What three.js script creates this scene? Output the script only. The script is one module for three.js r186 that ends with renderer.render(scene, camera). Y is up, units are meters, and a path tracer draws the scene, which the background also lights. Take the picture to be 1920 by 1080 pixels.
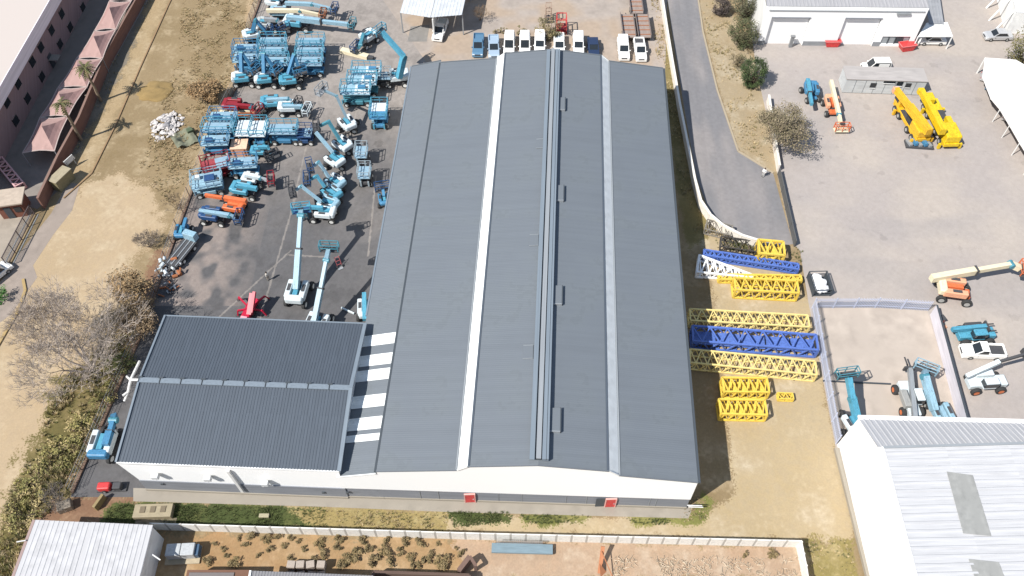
import * as THREE from 'three';
import { mergeGeometries } from 'three/addons/utils/BufferGeometryUtils.js';
import { MarchingCubes } from 'three/addons/objects/MarchingCubes.js';
import { RoundedBoxGeometry } from 'three/addons/geometries/RoundedBoxGeometry.js';

// ---------- camera, sky, sun, exposure ----------
const PITCH = 53.6 * Math.PI / 180, FOC = 1575, CAMH = 88;
const scene = new THREE.Scene();
const camera = new THREE.PerspectiveCamera(2 * Math.atan(540 / FOC) * 180 / Math.PI, 16 / 9, 1, 3000);
camera.position.set(0, CAMH, 0);
camera.lookAt(0, CAMH - Math.sin(PITCH) * 10, -Math.cos(PITCH) * 10);
const SUN = new THREE.Vector3(-5, 7, 3.3).normalize();
// clear winter sky: pale at the rim, deeper overhead
{
  const w = 128, h = 64, d = new Float32Array(w * h * 4);
  for (let j = 0; j < h; j++) for (let i = 0; i < w; i++) { const e = (j + 0.5) / h * 2 - 1, t = Math.max(0, Math.sin(e * Math.PI / 2)), k = (j * w + i) * 4, f = Math.pow(t, 0.6); d[k] = 0.80 - 0.46 * f; d[k + 1] = 0.84 - 0.32 * f; d[k + 2] = 0.92 - 0.08 * f; d[k + 3] = 1; }
  const t = new THREE.DataTexture(d, w, h, THREE.RGBAFormat, THREE.FloatType); t.mapping = THREE.EquirectangularReflectionMapping; t.magFilter = THREE.LinearFilter; t.needsUpdate = true;
  scene.background = t; scene.environment = t; scene.backgroundIntensity = scene.environmentIntensity = 0.42;
}
const sun = new THREE.DirectionalLight(new THREE.Color(1, 0.965, 0.91), 4.6);
sun.name = 'sun'; sun.position.set(0, 0, -70).addScaledVector(SUN, 200); sun.target.position.set(0, 0, -70);
sun.castShadow = true; sun.shadow.mapSize.set(4096, 4096);
Object.assign(sun.shadow.camera, { left: -130, right: 130, top: 110, bottom: -110, near: 10, far: 500 });
scene.add(sun, sun.target);
const renderer = new THREE.WebGLRenderer({ antialias: true });
renderer.toneMapping = THREE.LinearToneMapping;
renderer.toneMappingExposure = 1.55;
renderer.shadowMap.enabled = true;

// ---------- helpers ----------
let seed = 7;
const rnd = () => { seed = (seed * 1664525 + 1013904223) >>> 0; return seed / 4294967296; };
const rr = (a, b) => a + (b - a) * rnd();
const V = (x, y, z) => new THREE.Vector3(x, y, z);
// photograph pixel + height of the thing above the ground -> place in the scene (metres)
function G(px, py, h = 0) {
  const x = (px - 960) / FOC, y = (540 - py) / FOC, s = Math.sin(PITCH), c = Math.cos(PITCH);
  const dy = -s + y * c, t = (CAMH - h) / -dy;
  return V(x * t, h, (-c - y * s) * t);
}
const lerp = (a, b, t) => a + (b - a) * t;
const s2l = v => { v /= 255; return v <= 0.04045 ? v / 12.92 : ((v + 0.055) / 1.055) ** 2.4; };
const l2s = v => Math.round(255 * Math.min(1, Math.max(0, v <= 0.0031308 ? v * 12.92 : 1.055 * v ** (1 / 2.4) - 0.055)));
const LUT = new Uint8Array(8193); for (let i = 0; i <= 8192; i++) LUT[i] = l2s(i / 8192);
const DAY = 1.95;   // how much brighter a sunlit level surface comes out than its own colour
const own = (r, g, b, k = 1) => [s2l(r) / DAY * k, s2l(g) / DAY * k, s2l(b) / DAY * k];
const C = a => new THREE.Color().setRGB(...a);
const TMP = [0, 0, 0]; const mix2 = (a, b, t, o = TMP) => { o[0] = a[0] + (b[0] - a[0]) * t; o[1] = a[1] + (b[1] - a[1]) * t; o[2] = a[2] + (b[2] - a[2]) * t; return o; }; const mul = (c, k) => { c[0] *= k; c[1] *= k; c[2] *= k; return c; }; const clamp = (v, a = 0, b = 1) => v < a ? a : v > b ? b : v;
// noise
const NT = new Float32Array(65536); for (let i = 0; i < 65536; i++) NT[i] = rnd();
function vn(x, y) { const xi = Math.floor(x), yi = Math.floor(y); let u = x - xi, v = y - yi; u = u * u * (3 - 2 * u); v = v * v * (3 - 2 * v);
  const a = xi & 255, b = (xi + 1) & 255, c = (yi & 255) << 8, d = ((yi + 1) & 255) << 8;
  return (NT[a + c] * (1 - u) + NT[b + c] * u) * (1 - v) + (NT[a + d] * (1 - u) + NT[b + d] * u) * v; }
const fbm = (x, y, n = 4) => { let s = 0, a = 0.5, t = 0; for (let i = 0; i < n; i++) { s += a * vn(x, y); t += a; x = x * 2.03 + 17.1; y = y * 2.03 + 5.7; a *= 0.5; } return s / t; };
function texture(w, h, fn, repeat = true) {   // fn(u, v) -> linear rgb
  const d = new Uint8Array(w * h * 4);
  for (let j = 0; j < h; j++) for (let i = 0; i < w; i++) { const c = fn((i + 0.5) / w, (j + 0.5) / h), k = (j * w + i) * 4; d[k] = LUT[Math.max(0, Math.min(8192, c[0] * 8192 | 0))]; d[k + 1] = LUT[Math.max(0, Math.min(8192, c[1] * 8192 | 0))]; d[k + 2] = LUT[Math.max(0, Math.min(8192, c[2] * 8192 | 0))]; d[k + 3] = 255; }
  const t = new THREE.DataTexture(d, w, h); t.colorSpace = THREE.SRGBColorSpace; t.magFilter = THREE.LinearFilter; t.minFilter = THREE.LinearFilter;
  t.wrapS = t.wrapT = repeat ? THREE.RepeatWrapping : THREE.MirroredRepeatWrapping; t.needsUpdate = true; return t;
}
// tileable-enough grime: mild mottling that multiplies a paint colour
const grime = texture(256, 256, (u, v) => { const e = Math.min(u, 1 - u, v, 1 - v) * 8; const n = 0.72 + 0.36 * fbm(u * 9, v * 9, 5); const k = lerp(0.9, n, Math.min(1, e)); const g = Math.min(1, k); return [g, g, g * 0.985]; });
const streak = texture(256, 256, (u, v) => { const n = 0.8 + 0.28 * fbm(u * 40, v * 3, 4); const k = Math.min(1, n); return [k, k, k]; });
const MATS = {};
function M(rgb, o = {}) {
  const key = rgb.map(v => v.toFixed(3)).join() + JSON.stringify(o, (k, v) => v && v.isTexture ? v.id : v);
  if (!MATS[key]) MATS[key] = new THREE.MeshStandardMaterial({ color: C(rgb), roughness: 0.6, metalness: 0, side: THREE.DoubleSide, ...o });
  return MATS[key];
}
const worn = texture(256, 256, (u, v) => { const n = fbm(u * 7 + 2, v * 7, 4), s = fbm(u * 34, v * 34 + 3, 3), k = clamp(0.62 + 0.52 * n, 0, 1); TMP[0] = TMP[1] = TMP[2] = k; if (s > 0.66) { mix2(TMP, [0.3, 0.2, 0.13], clamp((s - 0.66) * 9) * 0.8); } else if (s < 0.34) mul(TMP, 0.8); return TMP; });
const paint = (r, g, b, o = {}) => M([r, g, b], { map: worn, roughness: 0.45, ...o });
const names = {};
const numbered = n => { const k = names[n] = (names[n] ?? -1) + 1; return k ? n + '_' + String(k).padStart(3, '0') : n; };
function tag(o, label, category, group) { o.userData = { ...o.userData, label, category }; if (group) o.userData.group = group; return o; }
function thing(name, label, category, pos = V(0, 0, 0), turn = 0, group) {
  const o = new THREE.Group(); o.name = numbered(name); scene.add(o); o.position.copy(pos); o.rotation.y = turn; return tag(o, label, category, group);
}
function mesh(name, geo, m, parent, top) {
  const o = new THREE.Mesh(geo, m); o.name = top ? numbered(name) : name; o.castShadow = o.receiveShadow = true; (parent || scene).add(o); return o;
}
const UNITBOX = new THREE.BoxGeometry(1, 1, 1), XAX = V(1, 0, 0);
function beamMatrix(a, b, w, h) {
  const d = b.clone().sub(a), L = d.length() || 1e-3, x = d.divideScalar(L); let up = Math.abs(x.y) > 0.95 ? V(0, 0, 1) : V(0, 1, 0);
  const z = x.clone().cross(up).normalize(), y = z.clone().cross(x);
  return new THREE.Matrix4().makeBasis(x.multiplyScalar(L), y.multiplyScalar(h), z.multiplyScalar(w)).setPosition(a.clone().add(b).multiplyScalar(0.5));
}
function beamMesh(name, a, b, w, h, m, parent) { const o = mesh(name, UNITBOX, m, parent); beamMatrix(a, b, w, h).decompose(o.position, o.quaternion, o.scale); return o; }
class P {
  constructor(base) { this.g = []; this.b = base; }
  add(g, m) { g = g.index ? g.toNonIndexed() : g.clone(); if (m) g.applyMatrix4(m); if (this.b) g.applyMatrix4(this.b); for (const k of Object.keys(g.attributes)) if (!['position', 'normal', 'uv'].includes(k)) g.deleteAttribute(k); this.g.push(g); return this; }
  box(x, y, z, a, b, c, ry = 0, rz = 0) { return this.add(UNITBOX, new THREE.Matrix4().compose(V(x, y, z), new THREE.Quaternion().setFromEuler(new THREE.Euler(0, ry, rz)), V(a, b, c))); }
  rbox(x, y, z, a, b, c, r = 0.08, ry = 0) { return this.add(new RoundedBoxGeometry(a, b, c, 2, r), new THREE.Matrix4().makeRotationY(ry).setPosition(x, y, z)); }
  beam(a, b, w, h = w) { return this.add(UNITBOX, beamMatrix(a, b, w, h)); }
  cyl(a, b, r1, r2 = r1, n = 8) { const d = b.clone().sub(a), L = d.length(); return this.add(new THREE.CylinderGeometry(r2, r1, L, n), new THREE.Matrix4().compose(a.clone().add(b).multiplyScalar(0.5), new THREE.Quaternion().setFromUnitVectors(V(0, 1, 0), d.normalize()), V(1, 1, 1))); }
  poly(pts, flip) { // flat convex or simple polygon in 3-D, fan
    const p = []; const uv = []; for (let i = 1; i < pts.length - 1; i++) for (const q of [pts[0], pts[i], pts[i + 1]]) { p.push(q.x, q.y, q.z); uv.push(q.x / 4, q.z / 4 + q.y / 4); }
    const g = new THREE.BufferGeometry(); g.setAttribute('position', new THREE.Float32BufferAttribute(p, 3)); g.setAttribute('uv', new THREE.Float32BufferAttribute(uv, 2)); g.computeVertexNormals(); return this.add(g); }
  geo() { return mergeGeometries(this.g); }
  build(name, m, parent, top) { return mesh(name, this.geo(), m, parent, top); }
}
function struct(o) { o.userData.kind = 'structure'; return o; }
// level sheet from pixel outline
function sheet(name, pts, y, m, scale = 4, world) {
  const q = world ? pts : pts.map(([a, b]) => G(a, b)); const s = new THREE.Shape(q.map(p => new THREE.Vector2(p.x, -p.z)));
  const g = new THREE.ShapeGeometry(s); g.rotateX(-Math.PI / 2); g.translate(0, y, 0);
  const p = g.attributes.position, uv = g.attributes.uv; for (let i = 0; i < p.count; i++) { if (scale.length) uv.setXY(i, (p.getX(i) - scale[0]) / scale[2], (p.getZ(i) - scale[1]) / scale[3]); else uv.setXY(i, p.getX(i) / scale, p.getZ(i) / scale); }
  return struct(mesh(name, g, m, scene, true));
}
// profiled metal sheet: ribs run from edge a-b to edge d-c
function ribbed(a, b, c, d, pitch, depth, name, m, parent, top) {
  const n = Math.max(1, Math.round(a.distanceTo(b) / pitch)), pos = [], uv = [], idx = []; const nor = b.clone().sub(a).cross(d.clone().sub(a)).normalize(); if (nor.y < 0) nor.negate();
  const US = m.map && m.map.userData.size || 6; const prof = depth ? [[0, 0], [0.62, 0], [0.7, 1], [0.92, 1]] : [[0, 0]]; const L = a.distanceTo(d); let k = 0; const tot = a.distanceTo(b);
  for (let i = 0; i <= n; i++) for (const [f, hh] of prof) { const t = (i + f) / n; if (t > 1) break; const p = a.clone().lerp(b, t).addScaledVector(nor, hh * depth), q = d.clone().lerp(c, t).addScaledVector(nor, hh * depth); pos.push(p.x, p.y, p.z, q.x, q.y, q.z); uv.push(t * tot / US, 0, t * tot / US, L / US); if (k) idx.push(k * 2 - 2, k * 2, k * 2 - 1, k * 2 - 1, k * 2, k * 2 + 1); k++; }
  let g = new THREE.BufferGeometry(); g.setAttribute('position', new THREE.Float32BufferAttribute(pos, 3)); g.setAttribute('uv', new THREE.Float32BufferAttribute(uv, 2)); g.setIndex(idx); g = g.toNonIndexed(); g.computeVertexNormals(); return mesh(name, g, m, parent, top);
}
function inside(q, x, z) { let c = false; for (let i = 0, j = q.length - 1; i < q.length; j = i++) { const a = q[i], b = q[j]; if ((a.z > z) !== (b.z > z) && x < (b.x - a.x) * (z - a.z) / (b.z - a.z) + a.x) c = !c; } return c; }

// ---------- ground ----------
const zone = (pts, cols, warp = 0.8, fr = 0.5) => { const q = pts.map(([a, b]) => G(a, b)); return { q, cols, warp, fr, x0: Math.min(...q.map(p => p.x)) - 2, x1: Math.max(...q.map(p => p.x)) + 2, z0: Math.min(...q.map(p => p.z)) - 2, z1: Math.max(...q.map(p => p.z)) + 2 }; };
const SAND = [own(222, 196, 160), own(206, 180, 142), own(228, 206, 172)], VELD = [own(182, 158, 120), own(150, 128, 90), own(206, 184, 148)], SCRUB = [own(132, 120, 70), own(104, 98, 56), own(164, 144, 98)],
  TAN = [own(218, 196, 158), own(202, 178, 134), own(226, 208, 178)], SOIL = [own(164, 126, 98), own(138, 104, 80), own(184, 150, 120)], OCHRE = [own(206, 170, 124), own(182, 142, 98), own(222, 190, 148)], PINK = [own(216, 186, 156), own(200, 164, 132), own(226, 204, 178)],
  GRASS = [own(92, 104, 52), own(70, 82, 40), own(128, 128, 72)], DRY = [own(190, 168, 112), own(158, 142, 86), own(206, 188, 138)], VERGE = [own(204, 184, 150), own(184, 160, 122), own(216, 200, 172)], OLIVE = [own(158, 142, 92), own(126, 114, 68), own(184, 164, 116)], ASHY = [own(150, 140, 124), own(124, 114, 100), own(176, 164, 146)];
const zones = [
  zone([[-40, 1120], [-40, 540], [30, 520], [60, 470], [110, 400], [150, 345], [215, 325], [285, 350], [310, 420], [262, 470], [235, 520], [190, 640], [120, 760], [60, 820], [20, 920], [-10, 1000], [-30, 1120]], SAND, 1.2, 0.35),
  zone([[300, -30], [328, -30], [270, 120], [205, 240], [170, 330], [118, 372], [105, 352], [170, 270], [245, 110]], [own(204, 178, 138), own(186, 160, 118), own(214, 192, 156)], 0.5, 0.7),
  zone([[262, -30], [290, -30], [240, 110], [165, 250], [110, 340], [150, 230]], ASHY, 0.5, 0.7),
  zone([[345, -30], [480, -30], [448, 130], [405, 215], [372, 300], [320, 380], [262, 330], [290, 240], [330, 120]], VELD, 1.2, 0.5),
  zone([[470, -30], [498, -30], [470, 45], [441, 165], [406, 232], [377, 310], [343, 402], [318, 470], [308, 470], [330, 400], [365, 305], [395, 225], [428, 158], [458, 40]], [own(212, 184, 146), own(196, 166, 124), own(220, 198, 164)], 0.25, 0.6),
  zone([[315, 465], [300, 520], [215, 740], [140, 915], [120, 912], [190, 760], [285, 480]], SOIL, 0.5, 0.8),
  zone([[120, 690], [250, 640], [235, 700], [195, 780], [150, 890], [110, 940], [70, 990], [30, 1090], [-20, 1090], [10, 950], [60, 830]], SCRUB, 1.2, 0.5),
  zone([[110, 930], [260, 925], [290, 990], [60, 985]], SOIL, 0.6, 0.6),
  zone([[1285, 380], [1400, 440], [1520, 560], [1560, 820], [1590, 900], [1600, 1010], [1290, 1010], [300, 980], [300, 945], [1300, 975], [1380, 930], [1330, 480]], TAN, 0.4, 0.4),
  zone([[280, 1000], [850, 1010], [880, 1090], [250, 1090]], OCHRE, 0.5, 0.6),
  zone([[850, 1010], [1500, 1020], [1500, 1090], [880, 1090]], PINK, 0.5, 0.6),
  zone([[255, 940], [610, 950], [612, 992], [190, 985], [195, 950]], GRASS, 0.3, 1.2),
  zone([[540, 950], [840, 958], [835, 1000], [600, 993], [565, 975]], DRY, 0.4, 1.0),
  zone([[835, 955], [955, 955], [962, 978], [905, 985], [850, 990]], GRASS, 0.4, 1.0),
  zone([[975, 958], [1110, 962], [1080, 985], [985, 984]], [own(142, 142, 78), own(112, 118, 58), own(176, 166, 104)], 0.4, 1.0),
  zone([[1170, 966], [1290, 968], [1325, 925], [1336, 940], [1318, 975], [1262, 986], [1190, 984]], [own(158, 156, 88), own(128, 130, 66), own(190, 178, 112)], 0.4, 1.0),
  zone([[1215, -30], [1240, -30], [1262, 130], [1300, 340], [1345, 430], [1290, 470], [1235, 130]], OLIVE, 0.3, 0.6),
  zone([[1306, -30], [1345, -30], [1420, 130], [1470, 320], [1450, 326], [1385, 282], [1345, 150], [1318, 40]], VERGE, 0.3, 0.5),
  zone([[1510, 1015], [1595, 1010], [1610, 1090], [1520, 1090]], [own(178, 160, 100), own(146, 134, 76), own(206, 186, 136)], 0.5, 0.8),
];
const GX = -110, GZ = -140, GW = 220, GD = 124;
const groundTex = texture(2048, 1154, (u, v) => {
  const x = GX + u * GW, z = GZ + v * GD, n1 = fbm(x * 0.22, z * 0.22, 2), f = fbm(x * 2.3, z * 2.3 + 9, 3), sp = NT[(((u * 2048) | 0) * 7919 + ((v * 1154) | 0) * 104729) & 65535], sq = NT[(((u * 2048) | 0) * 3001 + ((v * 1154) | 0) * 7331 + 991) & 65535];
  let cols = VELD, fr = 0.5; const wx = vn(x * 0.9, z * 0.9) - 0.5 + (sp - 0.5) * 0.7, wz = vn(x * 0.9, z * 0.9 + 77) - 0.5 + (sq - 0.5) * 0.7;
  for (const q of zones) { if (x < q.x0 || x > q.x1 || z < q.z0 || z > q.z1) continue; if (inside(q.q, x + wx * q.warp * 2.4, z + wz * q.warp * 2.4)) { cols = q.cols; fr = q.fr; } }
  const a = clamp((n1 * 0.5 + f * 0.7 - 0.42) * 1.9), b = clamp((vn(x * 0.5 + 9, z * 0.5) * 0.6 + f * 0.6 - 0.6) * 2.2), g = 0.88 + 0.24 * f + (sp - 0.5) * 0.34 * fr;
  mix2(cols[0], cols[1], a * 0.8); mix2(TMP, cols[2], b); return mul(TMP, g);
}, false);
const groundMat = new THREE.MeshStandardMaterial({ map: groundTex, roughness: 1 });
{
  const g = new THREE.PlaneGeometry(1400, 1400, 1, 1); g.rotateX(-Math.PI / 2); g.translate(0, 0, -78); const p = g.attributes.position, uv = g.attributes.uv;
  for (let i = 0; i < p.count; i++) uv.setXY(i, (p.getX(i) - GX) / GW, (p.getZ(i) - GZ) / GD);
  struct(mesh('ground', g, groundMat, scene));
}
// left machine yard: asphalt worn pale at the top, oil-dark by the workshops; pale cast joints
const YB = [-70, -135, 100, 102];
const jointA = [G(640, -10), G(545, 400)], jointB = [G(560, 350), G(487, 600)], jointC = [G(705, 330), G(690, 480)], jointD = [G(405, 600), G(545, 470)], jointE = [G(540, 478), G(612, 482)], jointF = [G(690, 120), G(620, 400)];
const JOINTS = [jointA, jointB, jointC, jointD, jointE, jointF];
const segd = (x, z, [a, b]) => { const dx = b.x - a.x, dz = b.z - a.z, t = Math.min(1, Math.max(0, ((x - a.x) * dx + (z - a.z) * dz) / (dx * dx + dz * dz))); return Math.hypot(x - a.x - dx * t, z - a.z - dz * t); };
const oilSpots = Array.from({ length: 90 }, () => [rr(-45, -12), rr(-118, -45), rr(0.15, 0.9)]);
const PALE = own(190, 180, 172), DARK = own(120, 118, 119), DUST = own(184, 168, 158), JOINT = own(200, 190, 180);
const yardTex = texture(1024, 1044, (u, v) => {
  const x = YB[0] + u * YB[2], z = YB[1] + v * YB[3], n = fbm(x * 0.12, z * 0.12, 2), f = fbm(x * 2.6, z * 2.6, 3), m = fbm(x * 0.5 + 31, z * 0.5, 2), sp = NT[(((u * 1024) | 0) * 7919 + ((v * 1044) | 0) * 104729) & 65535];
  const c = mix2(PALE, DARK, clamp((z + 108 + (n - 0.5) * 18 + (m - 0.5) * 12) / 33)); // old pale paving giving way to newer dark
  if (x < -34 && z > -94 && z < -62) mix2(c, DUST, clamp((m - 0.3) * 4) * 0.8 * clamp((-33 - x) / 6));
  let k = 0.86 + 0.26 * f + (sp - 0.5) * 0.12 - clamp((0.42 - m) * 1.0, 0, 0.16);
  if (x > -46 && x < -10) for (const [a, b, r] of oilSpots) { const dx = x - a, dz = z - b; if (dx > 1.2 || dx < -1.2 || dz > 1.2 || dz < -1.2) continue; const e = Math.sqrt(dx * dx + dz * dz) + (f - 0.5) * 0.9; if (e < r) k *= 0.86; }
  for (const s of JOINTS) if (segd(x, z, s) < 0.12 + (f - 0.5) * 0.1) { mix2(c, JOINT, 0.5); break; }
  const tr = Math.abs(vn(x * 1.2 + z * 0.3, 3.3) - 0.5); if (tr < 0.03) k *= 0.96;
  return mul(c, k);
});
sheet('yard_paving', [[500, -40], [1252, -40], [1247, 140], [1000, 420], [700, 932], [132, 932], [150, 890], [205, 765], [272, 612], [302, 520], [345, 402], [379, 310], [408, 232], [443, 165], [472, 45]], 0.004, new THREE.MeshStandardMaterial({ map: yardTex, roughness: 0.95 }), YB);
const AB = [-30, -140, 60, 45];
const APA = own(208, 194, 182), APB = own(210, 188, 166);
const apronTex = texture(512, 384, (u, v) => { const x = AB[0] + u * AB[2], z = AB[1] + v * AB[3], f = fbm(x * 2, z * 2, 3), m = fbm(x * 0.25, z * 0.25, 2); return mul(mix2(APA, APB, clamp((m - 0.4) * 4)), 0.88 + 0.22 * f - clamp(0.4 - m, 0, 0.1)); });
sheet('parking_apron', [[690, -40], [1250, -40], [1246, 136], [770, 136], [800, 118], [760, 60]], 0.008, new THREE.MeshStandardMaterial({ map: apronTex, roughness: 0.95 }), AB);
// right-hand concrete yard
const RB = [15, -140, 95, 105];
const marks = Array.from({ length: 70 }, () => [rr(40, 90), rr(-112, -52), rr(0.1, 0.6)]), cracks = Array.from({ length: 14 }, () => { const a = V(rr(36, 90), 0, rr(-115, -50)); return [a, a.clone().add(V(rr(-14, 14), 0, rr(-3, 3)))]; });
const CA = own(208, 197, 190), CB = own(220, 207, 195), CG = own(194, 186, 182);
const concTex = texture(1024, 1132, (u, v) => {
  const x = RB[0] + u * RB[2], z = RB[1] + v * RB[3], f = fbm(x * 2.2, z * 2.2, 3), m = fbm(x * 0.12 + 8, z * 0.12, 3), w = fbm(x * 0.07, z * 0.2 + 5, 3), sp = NT[(((u * 1024) | 0) * 7919 + ((v * 1132) | 0) * 104729) & 65535];
  const c = mix2(CA, CB, clamp((m - 0.35) * 3)); mix2(c, CG, clamp((w - 0.45) * 4) * 0.6); let k = 0.92 + 0.15 * f + (sp - 0.5) * 0.08;
  for (const [p, q, r] of marks) { const dx = x - p, dz = z - q; if (dx > 1 || dx < -1 || dz > 1 || dz < -1) continue; if (Math.sqrt(dx * dx + dz * dz) + (f - 0.5) * 0.7 < r) k *= 0.9; }
  for (const s2 of cracks) if (segd(x, z + (f - 0.5) * 1.4, s2) < 0.05) k *= 0.9;
  return mul(c, k);
});
const concMat = new THREE.MeshStandardMaterial({ map: concTex, roughness: 0.92 });
sheet('concrete_yard', [[1395, -40], [1990, -40], [1990, 845], [1568, 845], [1516, 568], [1500, 470], [1486, 455], [1458, 330], [1452, 280], [1418, 130]], 0.004, concMat, RB);
sheet('compound_floor', [[1522, 574], [1738, 580], [1800, 800], [1570, 806]], 0.009, M(own(236, 220, 206), { map: grime, roughness: 0.95 }), 11);
// road
const RA = own(156, 154, 156), RC = own(176, 170, 168);
const roadTex = texture(384, 832, (u, v) => { const x = 20 + u * 30, z = -135 + v * 65, f = fbm(x * 2.6, z * 2.6, 3), m = fbm(x * 0.4, z * 0.1, 2); const k = 0.88 + 0.22 * f - (Math.abs(vn(x * 1.1 + z * 0.06, 7.7) - 0.5) < 0.05 ? 0.04 : 0); return mul(mix2(RA, RC, clamp((m - 0.35) * 3)), k); });
sheet('access_road', [[1246, -40], [1304, -40], [1318, 60], [1345, 170], [1385, 285], [1450, 326], [1487, 458], [1430, 462], [1385, 440], [1330, 398], [1305, 330], [1281, 190], [1260, 60]], 0.006, new THREE.MeshStandardMaterial({ map: roadTex, roughness: 0.9 }), [20, -135, 30, 65]);
function kerb(name, pts, w, h, m) { const q = pts.map(p => G(...p)); const p = new P(); for (let i = 0; i < q.length - 1; i++) p.beam(V(q[i].x, h / 2, q[i].z), V(q[i + 1].x, h / 2, q[i + 1].z), w, h + 0.02); return struct(p.build(name, m, scene, true)); }
kerb('kerb', [[1305, -30], [1318, 60], [1345, 170], [1384, 284], [1450, 325]], 0.25, 0.12, M(own(222, 204, 176), { map: grime, roughness: 0.9 }));
// paved strip along the workshop front
sheet('front_apron', [[250, 915], [1300, 948], [1291, 972], [840, 960], [600, 950], [250, 940]], 0.012, M(own(200, 190, 176), { map: grime, roughness: 0.95 }), 9);
sheet('footpath', [[70, 520], [62, 498], [100, 440], [135, 395], [150, 345], [128, 342], [96, 400], [40, 470], [-20, 560], [-20, 620], [20, 590]], 0.006, M(own(196, 180, 168), { map: grime, roughness: 0.95 }), 7);
sheet('office_forecourt', [[-60, 380], [20, 378], [70, 392], [130, 340], [110, 300], [300, -40], [-100, -40]], 0.005, M(own(178, 168, 160), { map: grime, roughness: 0.95 }), 8);
sheet('gate_forecourt', [[-60, 372], [62, 395], [30, 470], [-20, 540], [-80, 560]], 0.009, M(own(206, 192, 176), { map: grime, roughness: 0.95 }), 8);
// ---------- main workshop ----------
const O0 = V(19.01, 0, -34.91), UX = V(-0.9994, 0, -0.0347), VX = V(3.37, 0, -65.1).divideScalar(65.19);
const W = (u, v, h) => O0.clone().addScaledVector(UX, u).addScaledVector(VX, v).setY(h);
// where a pixel's sight line meets an upright plane through a and b
function onWall(px, py, a, b) { const o = V(0, CAMH, 0), d = G(px, py, 0).sub(o), n = V(-(b.z - a.z), 0, b.x - a.x); const t = n.dot(a.clone().sub(o)) / n.dot(d); return o.addScaledVector(d, t); }
const weather = texture(1024, 1024, (u, v) => { const sh = NT[(Math.floor(u * 86) * 31 + 7 + Math.floor(v * 2.99) * 977) & 65535], run = fbm(u * 160, v * 5, 3), pat = fbm(u * 9 + 3, v * 9, 4), sp = fbm(u * 60, v * 60 + 5, 2); let k = 0.93 + (sh - 0.5) * 0.035 + (run - 0.5) * 0.07 + (pat - 0.5) * 0.1; if (pat > 0.66 && sp > 0.55) k *= 0.95; TMP[0] = k; TMP[1] = k; TMP[2] = k * (1.005 - 0.03 * clamp((pat - 0.5) * 3)); return TMP; });
weather.userData.size = 33;
const MESHG = M([0.2, 0.19, 0.2], { map: grime }), ROOF = M(own(142, 150, 158), { map: weather, roughness: 0.6 }), ROOF2 = M(own(110, 120, 132), { map: streak, roughness: 0.5, metalness: 0.1 });
const CLAD = M([0.87, 0.87, 0.86], { roughness: 0.5 }), WHITE = M([0.8, 0.8, 0.79], { map: grime, roughness: 0.55 }), GREYWALL = M(own(174, 178, 188), { map: grime, roughness: 0.7 }), DARKTRIM = M([0.05, 0.06, 0.07], { roughness: 0.6 }), TRIM = M(own(164, 178, 192), { map: grime, roughness: 0.5 }), PLINTH = M(own(206, 196, 180), { map: grime, roughness: 0.9 });
const SHEETING = M([0.78, 0.8, 0.8], { map: grime, roughness: 0.5 }), STEEL = M([0.35, 0.37, 0.39], { map: grime, roughness: 0.5, metalness: 0.3 }), GLASS = M([0.02, 0.025, 0.03], { roughness: 0.12 }), REDP = paint(0.62, 0.05, 0.05), PIPE = M([0.7, 0.69, 0.68], { map: grime, roughness: 0.5 });
const LEN = 65.2, prof = [[0, 7.15], [8.2, 8.25], [9.25, 9.2], [16.4, 10.05], [23.5, 9.2], [24.6, 8.25], [33, 7.3]];
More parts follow.
